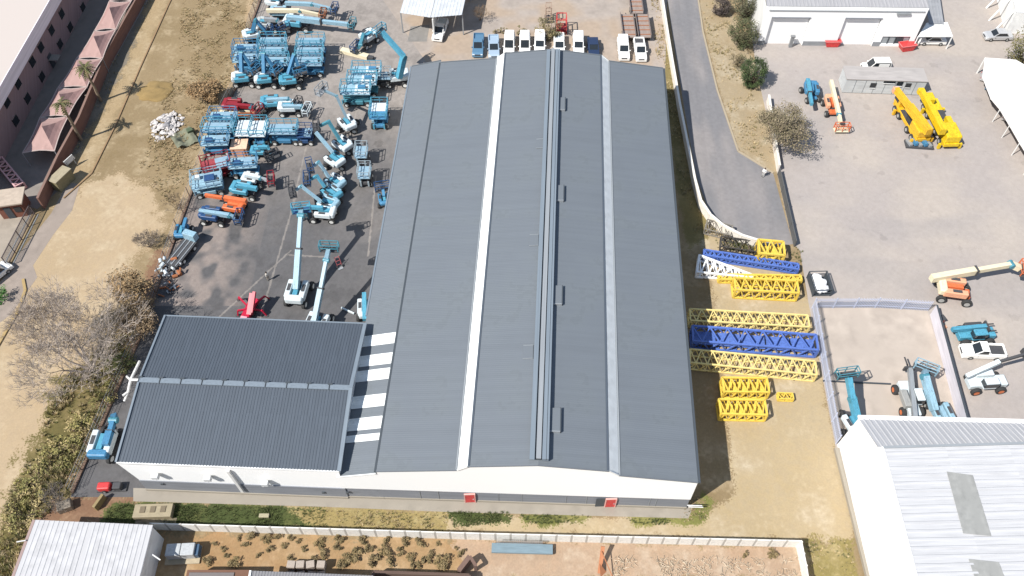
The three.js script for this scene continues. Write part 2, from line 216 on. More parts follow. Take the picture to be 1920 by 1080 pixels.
{
  const t = thing('workshop_building', 'large grey ribbed steel workshop with white gable, raised middle roof and long light strips', 'workshop');
  for (let i = 0; i < 6; i++) {
    const [u0, h0] = prof[i], [u1, h1] = prof[i + 1], light = i === 1 || i === 4;
    const o = ribbed(W(u0, 0, h0), W(u0, LEN, h0), W(u1, LEN, h1), W(u1, 0, h1), 0.25, light ? 0 : 0.007, light ? 'light_strip' : 'roof_slope', light ? SHEETING : ROOF, t);
    if (light) o.userData.label = i === 1 ? 'translucent roof strip facing the mast sections' : 'white translucent roof strip facing the machine yard';
  }
  // gable: white cladding over a grey lower wall on a pale plinth
  const hb = 2.55, front = (v, name, m, lo) => { const p = new P(); for (let i = 0; i < 6; i++) p.poly([W(prof[i][0], v, lo), W(prof[i + 1][0], v, lo), W(prof[i + 1][0], v, prof[i + 1][1] - 0.02), W(prof[i][0], v, prof[i][1] - 0.02)]); return p.build(name, m, t); };
  front(0.06, 'gable_cladding', CLAD, hb); front(LEN - 0.06, 'rear_gable', WHITE, 0);
  const lw = (u0, u1, v, a, b, th, name, m) => { const p = new P(); p.beam(W(u0, v, (a + b) / 2), W(u1, v, (a + b) / 2), th, b - a); return p.build(name, m, t); };
  lw(0.05, 33, 0.22, 0.35, hb, 0.2, 'lower_wall', GREYWALL); lw(0.03, 33.02, 0.17, 0, 0.35, 0.3, 'plinth', PLINTH);
  for (const u of [0, 32.9]) { const p = new P(); p.beam(W(u + 0.12, 0.3, 3.5), W(u + 0.12, LEN - 0.1, 3.5), 0.2, 7); p.build('side_wall', WHITE, t); }
  // verge trims
  for (const v of [-0.02, LEN + 0.02]) for (let i = 0; i < 6; i++) beamMesh('verge_trim', W(prof[i][0], v, prof[i][1] + 0.05), W(prof[i + 1][0], v, prof[i + 1][1] + 0.05), 0.1, 0.16, i === 1 || i === 4 ? WHITE : ROOF, t);
  beamMesh('gutter', W(-0.14, 0, 7.08), W(-0.14, LEN, 7.08), 0.24, 0.2, DARKTRIM, t); beamMesh('gutter', W(33.12, 0, 7.22), W(33.12, LEN, 7.22), 0.22, 0.2, DARKTRIM, t);
  for (const [u, h] of [[8.1, 8.28], [24.7, 8.3]]) beamMesh('strip_flashing', W(u, 0, h), W(u, LEN, h), 0.14, 0.07, STEEL, t);
  for (const [u, h] of [[9.4, 9.24], [23.4, 9.24]]) beamMesh('strip_capping', W(u, 0, h), W(u, LEN, h), 0.22, 0.07, ROOF2, t);
  // ridge ventilator
  const rv = new P(); rv.beam(W(16.4, 0.6, 10.2), W(16.4, LEN - 0.4, 10.2), 0.5, 0.7); const vent = rv.build('ridge_vent', DARKTRIM, t);
  for (const [u, w, h, hh] of [[17.05, 0.5, 10.3, 0.1], [16.4, 0.5, 10.58, 0.1], [15.85, 0.4, 10.3, 0.42], [15.5, 0.22, 10.3, 0.5]]) beamMesh('vent_cap', W(u, 0.5, h), W(u, LEN - 0.35, h), w, hh, u === 16.4 ? STEEL : TRIM, vent);
  const onRoof = (px, py) => { const q = G(px, py, 9.7), r = q.clone().sub(O0), v = -r.z / 0.9986, u = -(r.x - 0.0517 * v); return [u, v]; };
  for (const [px, py, s] of [[1050, 203, 1.15], [1046, 371, 1.2], [1042, 563, 1.2], [1037, 798, 1.25]]) { const [u, v] = onRoof(px, py); const p = new P(); p.beam(W(u, v - s * 1.05, 9.98), W(u, v + s * 1.05, 9.98), s * 1.15, 0.34); const o = p.build('roof_hatch', ROOF, t); beamMesh('hatch_frame', W(u - s * 0.62, v - s * 1.1, 9.94), W(u - s * 0.62, v + s * 1.1, 9.94), 0.12, 0.46, DARKTRIM, o); beamMesh('hatch_frame', W(u - s * 0.6, v - s * 1.1, 9.97), W(u + s * 0.6, v - s * 1.1, 9.97), 0.1, 0.4, STEEL, o); }
  for (const [px, py] of [[1013, 278], [1001, 460], [990, 671]]) { const [u, v] = onRoof(px, py); const h = 10.05 - (u - 16.4) * 0.119 + 0.07; const p = new P(); p.beam(W(u - 0.55, v, h + 0.065), W(u + 0.55, v, h - 0.065), 1.7, 0.03); p.build('roof_patch', ROOF, t); for (const dv of [-0.85, 0.85]) beamMesh('patch_rim', W(u - 0.55, v + dv, h + 0.085), W(u + 0.55, v + dv, h - 0.045), 0.05, 0.05, STEEL, t); }
  // doors in the gable
  const A = W(0, 0.1, 0), B = W(33, 0.1, 0); const door = (px, py, open) => { const c = onWall(px, py, A, B); const p = new P(); p.box(c.x, 1.1, c.z + 0.1, 1.0, 2.1, 0.1, 0.035); const d = p.build('door', REDP, t); const f = new P(); f.box(c.x, 2.2, c.z + 0.11, 1.2, 0.12, 0.16, 0.035); for (const s of [-1, 1]) f.box(c.x + s * 0.56, 1.1, c.z + 0.11, 0.1, 2.2, 0.16, 0.035); f.build('frame', M([0.75, 0.4, 0.36], { map: grime }), d); const k = new P(); k.box(c.x + 0.38, 1.05, c.z + 0.2, 0.14, 0.05, 0.08); k.build('handle', STEEL, d); if (open) { const q = new P(); q.box(c.x - 1.1, 1.1, c.z + 0.06, 1.0, 2.1, 0.06, 0.035); q.build('doorway', DARKTRIM, t).userData.label = 'dark open doorway beside red door'; } };
  door(881, 931); door(1144, 944, true);
  const pp = new P(); for (const [a, b] of [[1288, 1308], [1290, 1312]]) { const q = onWall(a, a === 1288 ? 944 : 947, A, B); pp.cyl(V(q.x, q.y, q.z + 0.2), V(q.x + 1.6, q.y, q.z + 0.25), 0.06); } pp.build('corner_pipe', PIPE, t);
  for (const u of [3.5, 4.2, 11, 13.2, 18, 20.5, 27, 29]) beamMesh('wall_joint', W(u, 0.1, 0.4), W(u, 0.1, hb - 0.05), 0.05, 0.05, STEEL, t);
}
{ // lean-to and link roof along the machine-yard side
  const t = thing('lean_to', 'narrow lean-to roof along the workshop with white skylight bands beside the small hall', 'lean-to');
  ribbed(W(33.1, 0.02, 6.75), W(33.1, 66.3, 6.75), W(37.6, 66.3, 5.55), W(37.3, 0.02, 5.55), 0.25, 0.007, 'roof_slope', ROOF, t);
  const mid = y => { const q = G(716, y, 6.2).sub(O0); return -q.z / 0.9986 - 1.2; };
  for (const [y0, y1] of [[627, 647.5], [664.5, 685.5], [693, 714], [741, 764.5], [783, 806.5], [815, 828.5]]) { const v0 = mid(y1), v1 = mid(y0); ribbed(W(33.35, v0, 6.76), W(33.35, v1, 6.76), W(37.25, v1, 5.66), W(37.25, v0, 5.66), 0.3, 0.025, 'skylight_band', SHEETING, t); }
  const p = new P(); p.poly([W(33, 0.06, 2.55), W(37.3, 0.06, 2.55), W(37.3, 0.06, 5.5), W(33, 0.06, 6.72)]); p.build('front_cladding', CLAD, t);
  const q = new P(); q.beam(W(33, 0.22, 1.45), W(37.3, 0.22, 1.45), 0.2, 2.2); q.build('lower_wall', GREYWALL, t);
  const r = new P(); r.beam(W(33.05, 0.17, 0.175), W(37.3, 0.17, 0.175), 0.3, 0.35); r.build('plinth', PLINTH, t);
  const s = new P(); s.beam(W(37.1, 21, 2.7), W(37.3, 66.2, 2.7), 0.2, 5.4); s.build('side_wall', WHITE, t);
  beamMesh('gutter', W(37.45, 20.5, 5.52), W(37.75, 66.3, 5.52), 0.2, 0.18, TRIM, t); beamMesh('verge_trim', W(33.1, 66.35, 6.8), W(37.6, 66.35, 5.6), 0.1, 0.14, ROOF, t); beamMesh('verge_trim', W(33.1, -0.02, 6.78), W(37.3, -0.02, 5.58), 0.1, 0.14, WHITE, t);
}
{ // small hall
  const t = thing('annex_hall', 'dark grey corrugated hall with clipped ridge capping and white front band', 'hall');
  const fl = V(-40.74, 6.6, -55.96), fr = V(-17.12, 6.6, -54.83), nl = V(-41.32, 6.6, -37.39), nr = V(-17.92, 6.6, -36.38), rl = V(-40.98, 7.6, -46.67), rrg = V(-17.6, 7.6, -45.66);
  ribbed(nl, nr, rrg, rl, 0.33, 0.032, 'roof_slope', ROOF2, t); ribbed(fl, fr, rrg, rl, 0.33, 0.032, 'roof_slope', ROOF2, t);
  // ridge capping in lengths with dark clips
  for (let i = 0; i < 10; i++) { const a = rl.clone().lerp(rrg, i / 10 + 0.002), b = rl.clone().lerp(rrg, (i + 1) / 10 - 0.002); a.y = b.y = 7.7; beamMesh('ridge_cap', a, b, 0.62, 0.1, TRIM, t); const c = a.clone(); const k = new P(); k.box(c.x, 7.74, c.z - 0.34, 0.5, 0.12, 0.2); k.box(c.x - 0.08, 7.76, c.z, 0.08, 0.1, 0.6); k.build('cap_clip', DARKTRIM, t); }
  for (const [a, b] of [[nl, rl], [fl, rl], [nr, rrg], [fr, rrg]]) beamMesh('verge_trim', a.clone().setY(a.y + 0.09), b.clone().setY(b.y + 0.09), a === nl || a === fl ? 0.22 : 0.4, 0.18, TRIM, t);
  beamMesh('eave_trim', fl.clone().setY(6.62), fr.clone().setY(6.62), 0.16, 0.16, TRIM, t);
  beamMesh('eave_trim', nl.clone().setY(6.55), nr.clone().setY(6.55), 0.14, 0.14, WHITE, t);
  // walls
  const a = V(-40.35, 0, -37.25), b = V(-17.95, 0, -36.3), p = new P(), q = new P(), r = new P(), s = new P();
  p.poly([a.clone().setY(2.5), b.clone().setY(2.5), b.clone().setY(6.5), V(-41.2, 6.5, -37.28)]); p.build('front_cladding', CLAD, t);
  q.beam(a.clone().setY(1.42), b.clone().setY(1.42), 0.2, 2.16); q.build('lower_wall', GREYWALL, t); r.beam(a.clone().setY(0.17).add(V(-0.03, 0, 0.05)), b.clone().setY(0.17).add(V(0, 0, 0.05)), 0.3, 0.34); r.build('plinth', PLINTH, t);
  s.poly([V(-40.35, 0, -37.3), V(-39.85, 0, -55.8), V(-39.85, 6.5, -55.8), V(-40, 7.5, -46.6), V(-40.35, 6.5, -37.3)]); s.build('end_wall', WHITE, t);
  const s2 = new P(); s2.poly([V(-17.98, 0, -36.5), V(-17.3, 0, -54.7), V(-17.3, 6.5, -54.7), V(-17.72, 7.5, -45.7), V(-17.98, 6.5, -36.5)]); s2.build('end_wall', WHITE, t);
  const s3 = new P(); s3.poly([V(-39.85, 0, -55.8), V(-17.3, 0, -54.72), V(-17.3, 6.5, -54.72), V(-39.85, 6.5, -55.8)]); s3.build('rear_wall', WHITE, t);
  const bk = (px, py, big) => { const c = onWall(px, py, a, b); const g = new P(); g.rbox(c.x, c.y, c.z + 0.45, 0.75, 0.6, 0.5, 0.05); const o = g.build('wall_fan', M([0.62, 0.63, 0.64], { map: grime }), t); const h = new P(); h.box(c.x, c.y - 0.35, c.z + 0.3, 0.08, 0.5, 0.6); h.build('bracket', STEEL, o); if (big) { const k = new P(); k.beam(V(c.x - 0.5, c.y - 0.4, c.z + 0.1), V(c.x - 0.6, c.y - 1.6, c.z + 0.12), 0.12); k.beam(V(c.x, c.y - 0.2, c.z + 0.6), V(c.x + 0.5, c.y - 1.0, c.z + 0.2), 0.1); k.build('bracket_arm', PIPE, o); } };
  bk(293, 886); bk(391, 890); bk(498, 899, true);
  { const c = onWall(428, 880, a, b), d = onWall(456, 917, a, b); const k = new P(); k.beam(V(c.x, c.y, c.z + 0.15), V(d.x, d.y, d.z + 0.25), 0.3, 0.3); k.build('downpipe', PIPE, t); }
  for (const px of [305, 607, 652]) { const c = onWall(px, px < 400 ? 905 : 921, a, b); const k = new P(); k.box(c.x, c.y, c.z + 0.16, 0.3, 0.3, 0.14); k.build('wall_outlet', DARKTRIM, t); }
  // white ducts leaving the end wall
  const d = new P(); const e = (x, y, z) => V(x, y, z); const w1 = G(262, 677, 5.2), w2 = G(245, 712, 5), w3 = G(240, 735, 4), w4 = G(230, 742, 4), w5 = G(238, 706, 4.6), w6 = G(233, 752, 3.4);
  d.cyl(w1, w2, 0.16); d.cyl(w2, w3, 0.16); d.cyl(w3, w4, 0.14); d.cyl(w2, w5, 0.14); d.cyl(w3, w6, 0.13); d.cyl(w2, V(-40, 5, w2.z), 0.16); d.build('white_duct', PIPE, t);
}
// ---------- office, wall and carports on the far left ----------
{
  const base = y => G(167 - 0.53 * y, y), A = base(-70), B = base(380), H = 8.2; const dir = B.clone().sub(A).normalize(), out = V(-dir.z, 0, dir.x); if (out.x < 0) out.negate();
  const BR = M([0.32, 0.22, 0.22], { map: grime, roughness: 0.9 });
  const t = thing('office_block', 'two-storey pinkish brick office with flat cream roof and two rows of windows', 'office');
  const p = new P(); p.poly([A, B, B.clone().setY(H), A.clone().setY(H)]); const back = out.clone().multiplyScalar(-45); p.poly([B, B.clone().add(back), B.clone().add(back).setY(H), B.clone().setY(H)]); p.poly([A, A.clone().add(back), A.clone().add(back).setY(H), A.clone().setY(H)]); p.build('wall', BR, t);
  const r = new P(); const up = (q, o, h) => q.clone().addScaledVector(out, o).setY(h); r.poly([up(A, 1.1, H + 0.3), up(B, 1.1, H + 0.3), up(B, -45, H + 0.6), up(A, -45, H + 0.6)]); const rf = r.build('roof', M([0.46, 0.405, 0.37], { roughness: 0.8 }), t);
  beamMesh('fascia', up(A, 1.15, H - 0.7), up(B, 1.15, H - 0.7), 0.12, 2.1, M([0.8, 0.74, 0.8], { map: grime }), rf); const so = new P(); so.poly([up(A, 0.02, H - 1.6), up(B, 0.02, H - 1.6), up(B, 1.1, H - 1.6), up(A, 1.1, H - 1.6)]); so.build('soffit', M(own(190, 180, 190), { map: grime }), rf);
  { const c = up(base(20), 1.24, H); beamMesh('roof_vent', c.clone().addScaledVector(dir, -4).setY(H - 0.5), c.clone().addScaledVector(dir, 2.6).setY(H - 0.5), 0.1, 1.2, MESHG, rf); }
  for (const [px, py] of [[115, 25], [96, 56], [76, 88], [60, 115], [33, 156], [12, 191], [155, 13], [131, 50], [112, 82], [78, 143], [51, 184], [29, 226]]) { const c = onWall(px, py, A, B); const a = c.clone().addScaledVector(dir, -0.75), b = c.clone().addScaledVector(dir, 0.75); const w = beamMesh('window', a.clone().addScaledVector(out, 0.03), b.clone().addScaledVector(out, 0.03), 0.1, 1.35, GLASS, t); for (const s of [-0.72, 0.72]) beamMesh(s < 0 ? 'sill' : 'lintel', a.clone().addScaledVector(out, 0.06).setY(c.y + s), b.clone().addScaledVector(out, 0.06).setY(c.y + s), 0.14, 0.09, M([0.3, 0.22, 0.2], { roughness: 0.8 }), t); }
  { const c = onWall(93, 108, A, B); const k = new P(); const ry = Math.atan2(-dir.z, dir.x); k.box(c.x + out.x * 0.75, c.y, c.z + out.z * 0.75, 1.5, 0.12, 1.5, ry); k.build('door_canopy', M(own(196, 190, 182), { map: grime }), t); const d = new P(); d.box(c.x + out.x * 0.05, 1.1, c.z + out.z * 0.05, 1.2, 2.2, 0.12, ry); d.build('door', DARKTRIM, t); }
}
function runWall(name, label, category, tops, h, th, m, capM, panel, o = {}) { // tops: pixel points of the wall's top edge
  const q = tops.map(([a, b]) => G(a, b, h)), t = thing(name, label, category);
  for (let i = 0; i < q.length - 1; i++) { const a = q[i], b = q[i + 1], L = a.distanceTo(b), n = panel ? Math.max(1, Math.round(L / panel)) : 1;
    for (let k = 0; k < n; k++) { const s = a.clone().lerp(b, k / n), e = a.clone().lerp(b, (k + 1) / n); if (panel) { const d = e.clone().sub(s).normalize().multiplyScalar(0.05), hh = h + rr(-0.02, 0.02); beamMesh('wall_panel', s.clone().add(d).setY(hh / 2), e.clone().sub(d).setY(hh / 2), th, hh, m, t); beamMesh('post', s.clone().setY(0), s.clone().setY(h + 0.04), th + 0.1, 0.14, o.post || m, t); } else beamMesh('wall_panel', s.clone().setY(h / 2), e.clone().setY(h / 2), th, h, m, t); if (capM && !panel) beamMesh('coping', s.clone().setY(h + 0.04), e.clone().setY(h + 0.04), th + 0.1, 0.08, capM, t); } }
  return t;
}
runWall('brick_wall', 'dark red brick boundary wall with pale coping beside pink shade carports', 'wall', [[284, -60], [253, 0], [197, 100], [147, 220], [107, 293], [70, 372]], 2.2, 0.24, M([0.2, 0.1, 0.075], { map: grime, roughness: 0.95 }), M(own(176, 140, 126), { map: grime }));
{
  const L = [[236, -55], [205, 2], [177, 58], [143, 110], [108, 165], [75, 220], [42, 287]], R = [[275, -55], [246, 2], [217, 55], [192, 110], [163, 163], [128, 218], [102, 283]];
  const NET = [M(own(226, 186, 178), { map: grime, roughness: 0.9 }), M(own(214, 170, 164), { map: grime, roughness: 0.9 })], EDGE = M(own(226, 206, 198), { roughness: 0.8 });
  const what = ['at the far end of the row', 'second from the far end of the row', 'third from the far end of the row', 'beside the farther palm', 'between the two palms', 'at the open end of the row by the guard house'];
  for (let i = 0; i < 6; i++) {
    const c = [G(...L[i], 2.5), G(...R[i], 2.5), G(...R[i + 1], 2.5), G(...L[i + 1], 2.5)], mid = c[0].clone().add(c[1]).add(c[2]).add(c[3]).multiplyScalar(0.25), top = mid.clone().setY(4.0);
    const t = thing('shade_carport', 'pink pyramid shade-net carport ' + what[i], 'carport', mid.clone().setY(0), 0, 'pink shade carports'); const lc = c.map(q => q.clone().sub(t.position)), lt = top.clone().sub(t.position);
    for (let k = 0; k < 4; k++) { // sagging fabric panel
      const a = lc[k], b = lc[(k + 1) % 4], g = [], n = 4; const pt = (s, r) => { const e = a.clone().lerp(b, s); e.y -= 0; const m = lc[0].clone().add(lc[2]).multiplyScalar(0.5).setY(e.y); e.lerp(m, Math.sin(Math.PI * s) * 0.1 * (1 - r)); const q = e.lerp(lt, r); q.y -= Math.sin(Math.PI * r) * 0.25; return q; };
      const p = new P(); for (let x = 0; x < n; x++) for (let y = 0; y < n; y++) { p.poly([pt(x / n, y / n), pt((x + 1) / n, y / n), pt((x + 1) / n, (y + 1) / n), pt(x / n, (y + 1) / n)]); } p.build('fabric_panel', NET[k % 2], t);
      const e = new P(); for (let x = 0; x < n; x++) e.beam(pt(x / n, 0), pt((x + 1) / n, 0), 0.14, 0.06); e.build('hem', EDGE, t); beamMesh('post', V(a.x, 0, a.z), a, 0.1, 0.1, STEEL, t);
    }
  }
}
{ // guard house
  const c = G(33, 395), t = thing('guard_house', 'small brick guard house with flat pale roof at the end of the brick wall', 'guard house', c, 0.2), BR = M(own(170, 110, 90), { map: grime, roughness: 0.9 });
  const p = new P(); p.box(0, 1.3, 0, 3.2, 2.6, 2.6); p.build('wall', BR, t); const r = new P(); r.box(0, 2.72, 0, 4.0, 0.22, 3.2); r.build('roof', M(own(240, 220, 200), { map: grime }), t); const d = new P(); d.box(-0.4, 1.05, 1.33, 0.9, 2.1, 0.08); d.build('door', DARKTRIM, t); const w = new P(); w.box(0.9, 1.5, 1.33, 0.9, 0.9, 0.08); w.build('window', GLASS, t);
}
{ const t = thing('utility_kiosk', 'beige and green steel kiosk standing by the brick wall', 'kiosk', G(122, 345), 1.15); const p = new P(); p.rbox(0, 0.95, 0, 3, 1.9, 1.4, 0.05); p.build('body', M(own(176, 166, 128), { map: grime }), t); const r = new P(); r.rbox(0, 1.95, 0, 3.2, 0.14, 1.6, 0.04); r.build('roof', M(own(214, 200, 168), { map: grime }), t); const d = new P(); for (const x of [-0.7, 0.7]) d.box(x, 0.9, -0.72, 1.2, 1.6, 0.05); d.build('door', M(own(150, 156, 88), { map: grime }), t); }
{ const t = thing('sign_board', 'small white angled board on legs beside the kiosk', 'sign', G(137, 312), 0.9); const p = new P(); p.box(0, 1.3, 0, 1.6, 0.9, 0.08, 0, 0.2); p.build('board', WHITE, t); const l = new P(); for (const x of [-0.6, 0.6]) l.box(x, 0.6, 0, 0.1, 1.2, 0.1); l.build('legs', STEEL, t); }
{ // sliding gate
  const a = G(66, 402), b = G(16, 500), t = thing('sliding_gate', 'open-framed steel sliding gate running from the guard house', 'gate'), BL = M([0.08, 0.06, 0.06], { roughness: 0.7 });
  for (const h of [0.25, 1.9]) beamMesh('rail', a.clone().setY(h), b.clone().setY(h), 0.1, 0.1, BL, t); for (let i = 0; i <= 4; i++) { const q = a.clone().lerp(b, i / 4); beamMesh('upright', q.clone().setY(0), q.clone().setY(2), 0.09, 0.09, BL, t); } const p = new P(); for (let i = 0; i < 70; i++) { const q = a.clone().lerp(b, i / 70); p.beam(q.clone().setY(0.25), q.clone().setY(1.9), 0.03); } p.build('bars', BL, t);
  const t2 = thing('gate_track', 'pair of steel gate rails set into the drive by the gate', 'rail'); for (const dx of [-10, 6]) { const p1 = G(66 + dx, 402), p2 = G(10 + dx, 512); beamMesh('track', p1.setY(0.03), p2.setY(0.03), 0.14, 0.06, STEEL, t2); }
}
kerb('verge_kerb', [[44, 524], [48, 545], [34, 585], [12, 622], [-10, 660]], 0.35, 0.16, M(own(222, 190, 130), { map: grime }));
kerb('drain_kerb', [[330, -20], [316, 10], [262, 130], [217, 235], [172, 326], [120, 372]], 0.18, 0.14, M(own(196, 160, 120), { map: grime }));
// ---------- precast walls ----------
const CAST = M([0.72, 0.7, 0.66], { map: grime, roughness: 0.9 }), CASTPOST = M([0.42, 0.4, 0.37], { map: grime, roughness: 0.9 });
runWall('precast_wall', 'long white precast panel wall between grass strip and bare yard', 'wall', [[282, 981], [900, 1000], [1505, 1014]], 1.8, 0.12, CAST, null, 1.62, { post: CASTPOST });
runWall('precast_wall', 'short white precast wall returning from the long panel wall corner', 'wall', [[1503, 1016], [1512, 1060], [1520, 1110]], 1.8, 0.14, CAST, null, 1.62, { post: CAST });
runWall('road_wall', 'low white rendered wall curving along the access road', 'wall', [[1238, -30], [1252, 60], [1262, 120], [1275, 195], [1290, 270], [1303, 335], [1314, 375], [1332, 402], [1356, 422], [1392, 441], [1428, 452]], 1.5, 0.24, M([0.72, 0.67, 0.6], { map: grime, roughness: 0.95 }), M([0.75, 0.71, 0.65], { map: grime }));
runWall('road_wall', 'short white rendered wall beside the bare brown tree', 'wall', [[1442, 178], [1452, 250], [1462, 310]], 1.3, 0.24, M([0.74, 0.68, 0.62], { map: grime, roughness: 0.95 }), M([0.75, 0.71, 0.65], { map: grime }));
runWall('steel_gate', 'long dark grey solid gate closing the road off from the yard', 'gate', [[1463, 316], [1494, 452]], 1.3, 0.12, M([0.1, 0.1, 0.1], { map: grime, roughness: 0.7 }), M([0.14, 0.14, 0.14], {}), 3.2);
// concrete-footed mesh fence round the machine yard
{
  const t = thing('yard_fence', 'thin steel mesh fence on a brown kerb along the machine yard', 'fence'), px = [[500, -30], [472, 45], [443, 165], [408, 232], [379, 310], [345, 402], [302, 520], [272, 612], [205, 765], [136, 925]], q = px.map(p => G(...p)), BR = M([0.17, 0.11, 0.08], { map: grime, roughness: 0.9 }), WIRE = M([0.3, 0.3, 0.3], { roughness: 0.6, metalness: 0.4 });
  for (let i = 0; i < q.length - 1; i++) { const a = q[i], b = q[i + 1]; beamMesh('kerb', a.clone().setY(0.12), b.clone().setY(0.12), 0.3, 0.26, BR, t); const n = Math.max(1, Math.round(a.distanceTo(b) / 3)); const w = new P(); for (const h of [0.7, 1.3, 1.9]) w.beam(a.clone().setY(h), b.clone().setY(h), 0.03); for (let k = 0; k < n * 10; k++) { const e = a.clone().lerp(b, k / n / 10); w.beam(e.clone().setY(0.2), e.clone().setY(1.95), 0.018); } w.build('wire_mesh', WIRE, t); for (let k = 0; k < n; k++) { const e = a.clone().lerp(b, k / n); beamMesh('post', e.clone().setY(0), e.clone().setY(2.1), 0.1, 0.1, BR, t); } }
}
function palisade(name, label, pts, h, m, postM, step = 0.16) {
  const q = pts.map(p => G(...p)), t = thing(name, label, 'fence');
  for (let i = 0; i < q.length - 1; i++) { const a = q[i], b = q[i + 1], n = Math.max(1, Math.round(a.distanceTo(b) / 3)); for (let k = 0; k < n; k++) { const s = a.clone().lerp(b, k / n), e = a.clone().lerp(b, (k + 1) / n), L = s.distanceTo(e); const p = new P(); for (let j = 0; j < L / step; j++) { const z = s.clone().lerp(e, (j + 0.5) * step / L); p.beam(z.clone().setY(0.08), z.clone().setY(h + (j % 2) * 0.05), 0.02, 0.09); } for (const hh of [0.5, h - 0.35]) p.beam(s.clone().setY(hh), e.clone().setY(hh), 0.05, 0.06); p.build('pale_panel', m, t); beamMesh('post', s.clone().setY(0), s.clone().setY(h + 0.1), 0.1, 0.1, postM, t); } }
  return t;
}
const LAV = M([0.5, 0.54, 0.68], { map: grime, roughness: 0.6 });
palisade('palisade_fence', 'lavender steel palisade fence around the small compound', [[1567, 832], [1545, 712], [1522, 578], [1640, 577], [1738, 583]], 2.1, LAV, LAV, 0.2);
runWall('sheet_fence', 'solid pale lavender sheet fence on the compound side facing the crane yard', 'fence', [[1757, 572], [1816, 790]], 2.1, 0.1, M([0.62, 0.6, 0.66], { map: grime }), DARKTRIM, 0);
// ---------- white workshop across the yard ----------
function wallOpen(A, B, H, th, holes, m, name, t) { // upright wall from A to B with rectangular openings [u0,u1,h0,h1]
  const d = B.clone().sub(A).normalize(), L = A.distanceTo(B), p = new P(), at = (u, h) => A.clone().addScaledVector(d, u).setY(h); let u = 0;
  const piece = (a, b, h0, h1) => { if (b - a > 0.01 && h1 - h0 > 0.01) p.beam(at(a, (h0 + h1) / 2), at(b, (h0 + h1) / 2), th, h1 - h0); };
  for (const [u0, u1, h0, h1] of holes.sort((x, y) => x[0] - y[0])) { piece(u, u0, 0, H); piece(u0, u1, 0, h0); piece(u0, u1, h1, H); u = u1; } piece(u, L, 0, H); p.build(name, m, t); return at;
}
{
  const A = G(1418, 83), B = G(1709, 86), H = 7.2, t = thing('white_workshop', 'white steel workshop with two tall roller doors and low grey plinth', 'workshop'), back = VX.clone().multiplyScalar(30), d = B.clone().sub(A).normalize(), n = V(-d.z, 0, d.x), inn = n.z < 0 ? n : n.clone().negate();
  const uOf = (px, py) => onWall(px, py, A, B).sub(A).dot(d); const d1 = [uOf(1432, 83), uOf(1503, 83)], d2 = [uOf(1566, 84), uOf(1633, 85)], wn = [uOf(1648, 84), uOf(1699, 86)];
  const at = wallOpen(A, B, H, 0.3, [[d1[0], d1[1], 0, 5.3], [d2[0], d2[1], 0, 5.3], [wn[0], wn[1], 0.4, 1.9]], CLAD, 'front_wall', t);
  for (const [a, b] of [d1, d2]) { const o = new P(); const g = []; for (let i = 0; i < 12; i++) { const s = at(a, 0.22 + i * 0.44).addScaledVector(inn, 0.3), e = at(b, 0.22 + i * 0.44).addScaledVector(inn, 0.3); o.beam(s, e, 0.05, 0.43); } o.build('roller_door', CLAD, t); beamMesh('door_head', at(a, 5.36).addScaledVector(inn, -0.2), at(b, 5.36).addScaledVector(inn, -0.2), 0.14, 0.16, GREYWALL, t); }
  for (const [a, b] of [[0, d1[0]], [d1[1], d2[0]], [d2[1], wn[0]]]) beamMesh('plinth', at(a + 0.02, 0.42).addScaledVector(inn, -0.17), at(b - 0.02, 0.42).addScaledVector(inn, -0.17), 0.1, 0.84, M(own(190, 194, 200), { map: grime }), t);
  for (let i = 0; i < 4; i++) { const a = lerp(wn[0], wn[1], i / 4) + 0.05, b = lerp(wn[0], wn[1], (i + 1) / 4) - 0.05; const w = beamMesh('window', at(a, 1.15).addScaledVector(inn, 0.05), at(b, 1.15).addScaledVector(inn, 0.05), 0.06, 1.45, i === 2 ? DARKTRIM : M(own(196, 204, 208), { roughness: 0.2 }), t); beamMesh('mullion', at(b + 0.05, 0.42).addScaledVector(inn, -0.05), at(b + 0.05, 1.88).addScaledVector(inn, -0.05), 0.1, 0.12, DARKTRIM, t); }
  beamMesh('gutter', at(0.5, H - 0.5).addScaledVector(inn, -0.22), at(A.distanceTo(B) - 0.4, H - 0.5).addScaledVector(inn, -0.22), 0.12, 0.12, STEEL, t);
  for (const q of [A, B]) new P().poly([q, q.clone().add(back), q.clone().add(back).setY(H), q.clone().setY(H)]).build('side_wall', WHITE, t);
  const h = (q, y) => q.clone().setY(y); ribbed(h(A, H + 0.1), h(B, H + 0.1), h(B.clone().add(back), H + 2), h(A.clone().add(back), H + 2), 0.6, 0.04, 'roof', M(own(214, 212, 214), { map: streak, roughness: 0.5 }), t);
  { const q = onWall(1484, 70, A, B); const c = new P(); c.box(q.x, 1.0, q.z + 0.6, 0.5, 2.0, 0.4); c.box(q.x, 2.1, q.z + 0.6, 0.7, 0.2, 0.5); c.build('meter_cabinet', M(own(176, 178, 182), { map: grime }), t); }
  { const q = onWall(1694, 24, A, B); const c = new P(); c.box(q.x, q.y, q.z + 0.25, 2.2, 0.3, 0.4); c.build('light_bar', STEEL, t); }
}
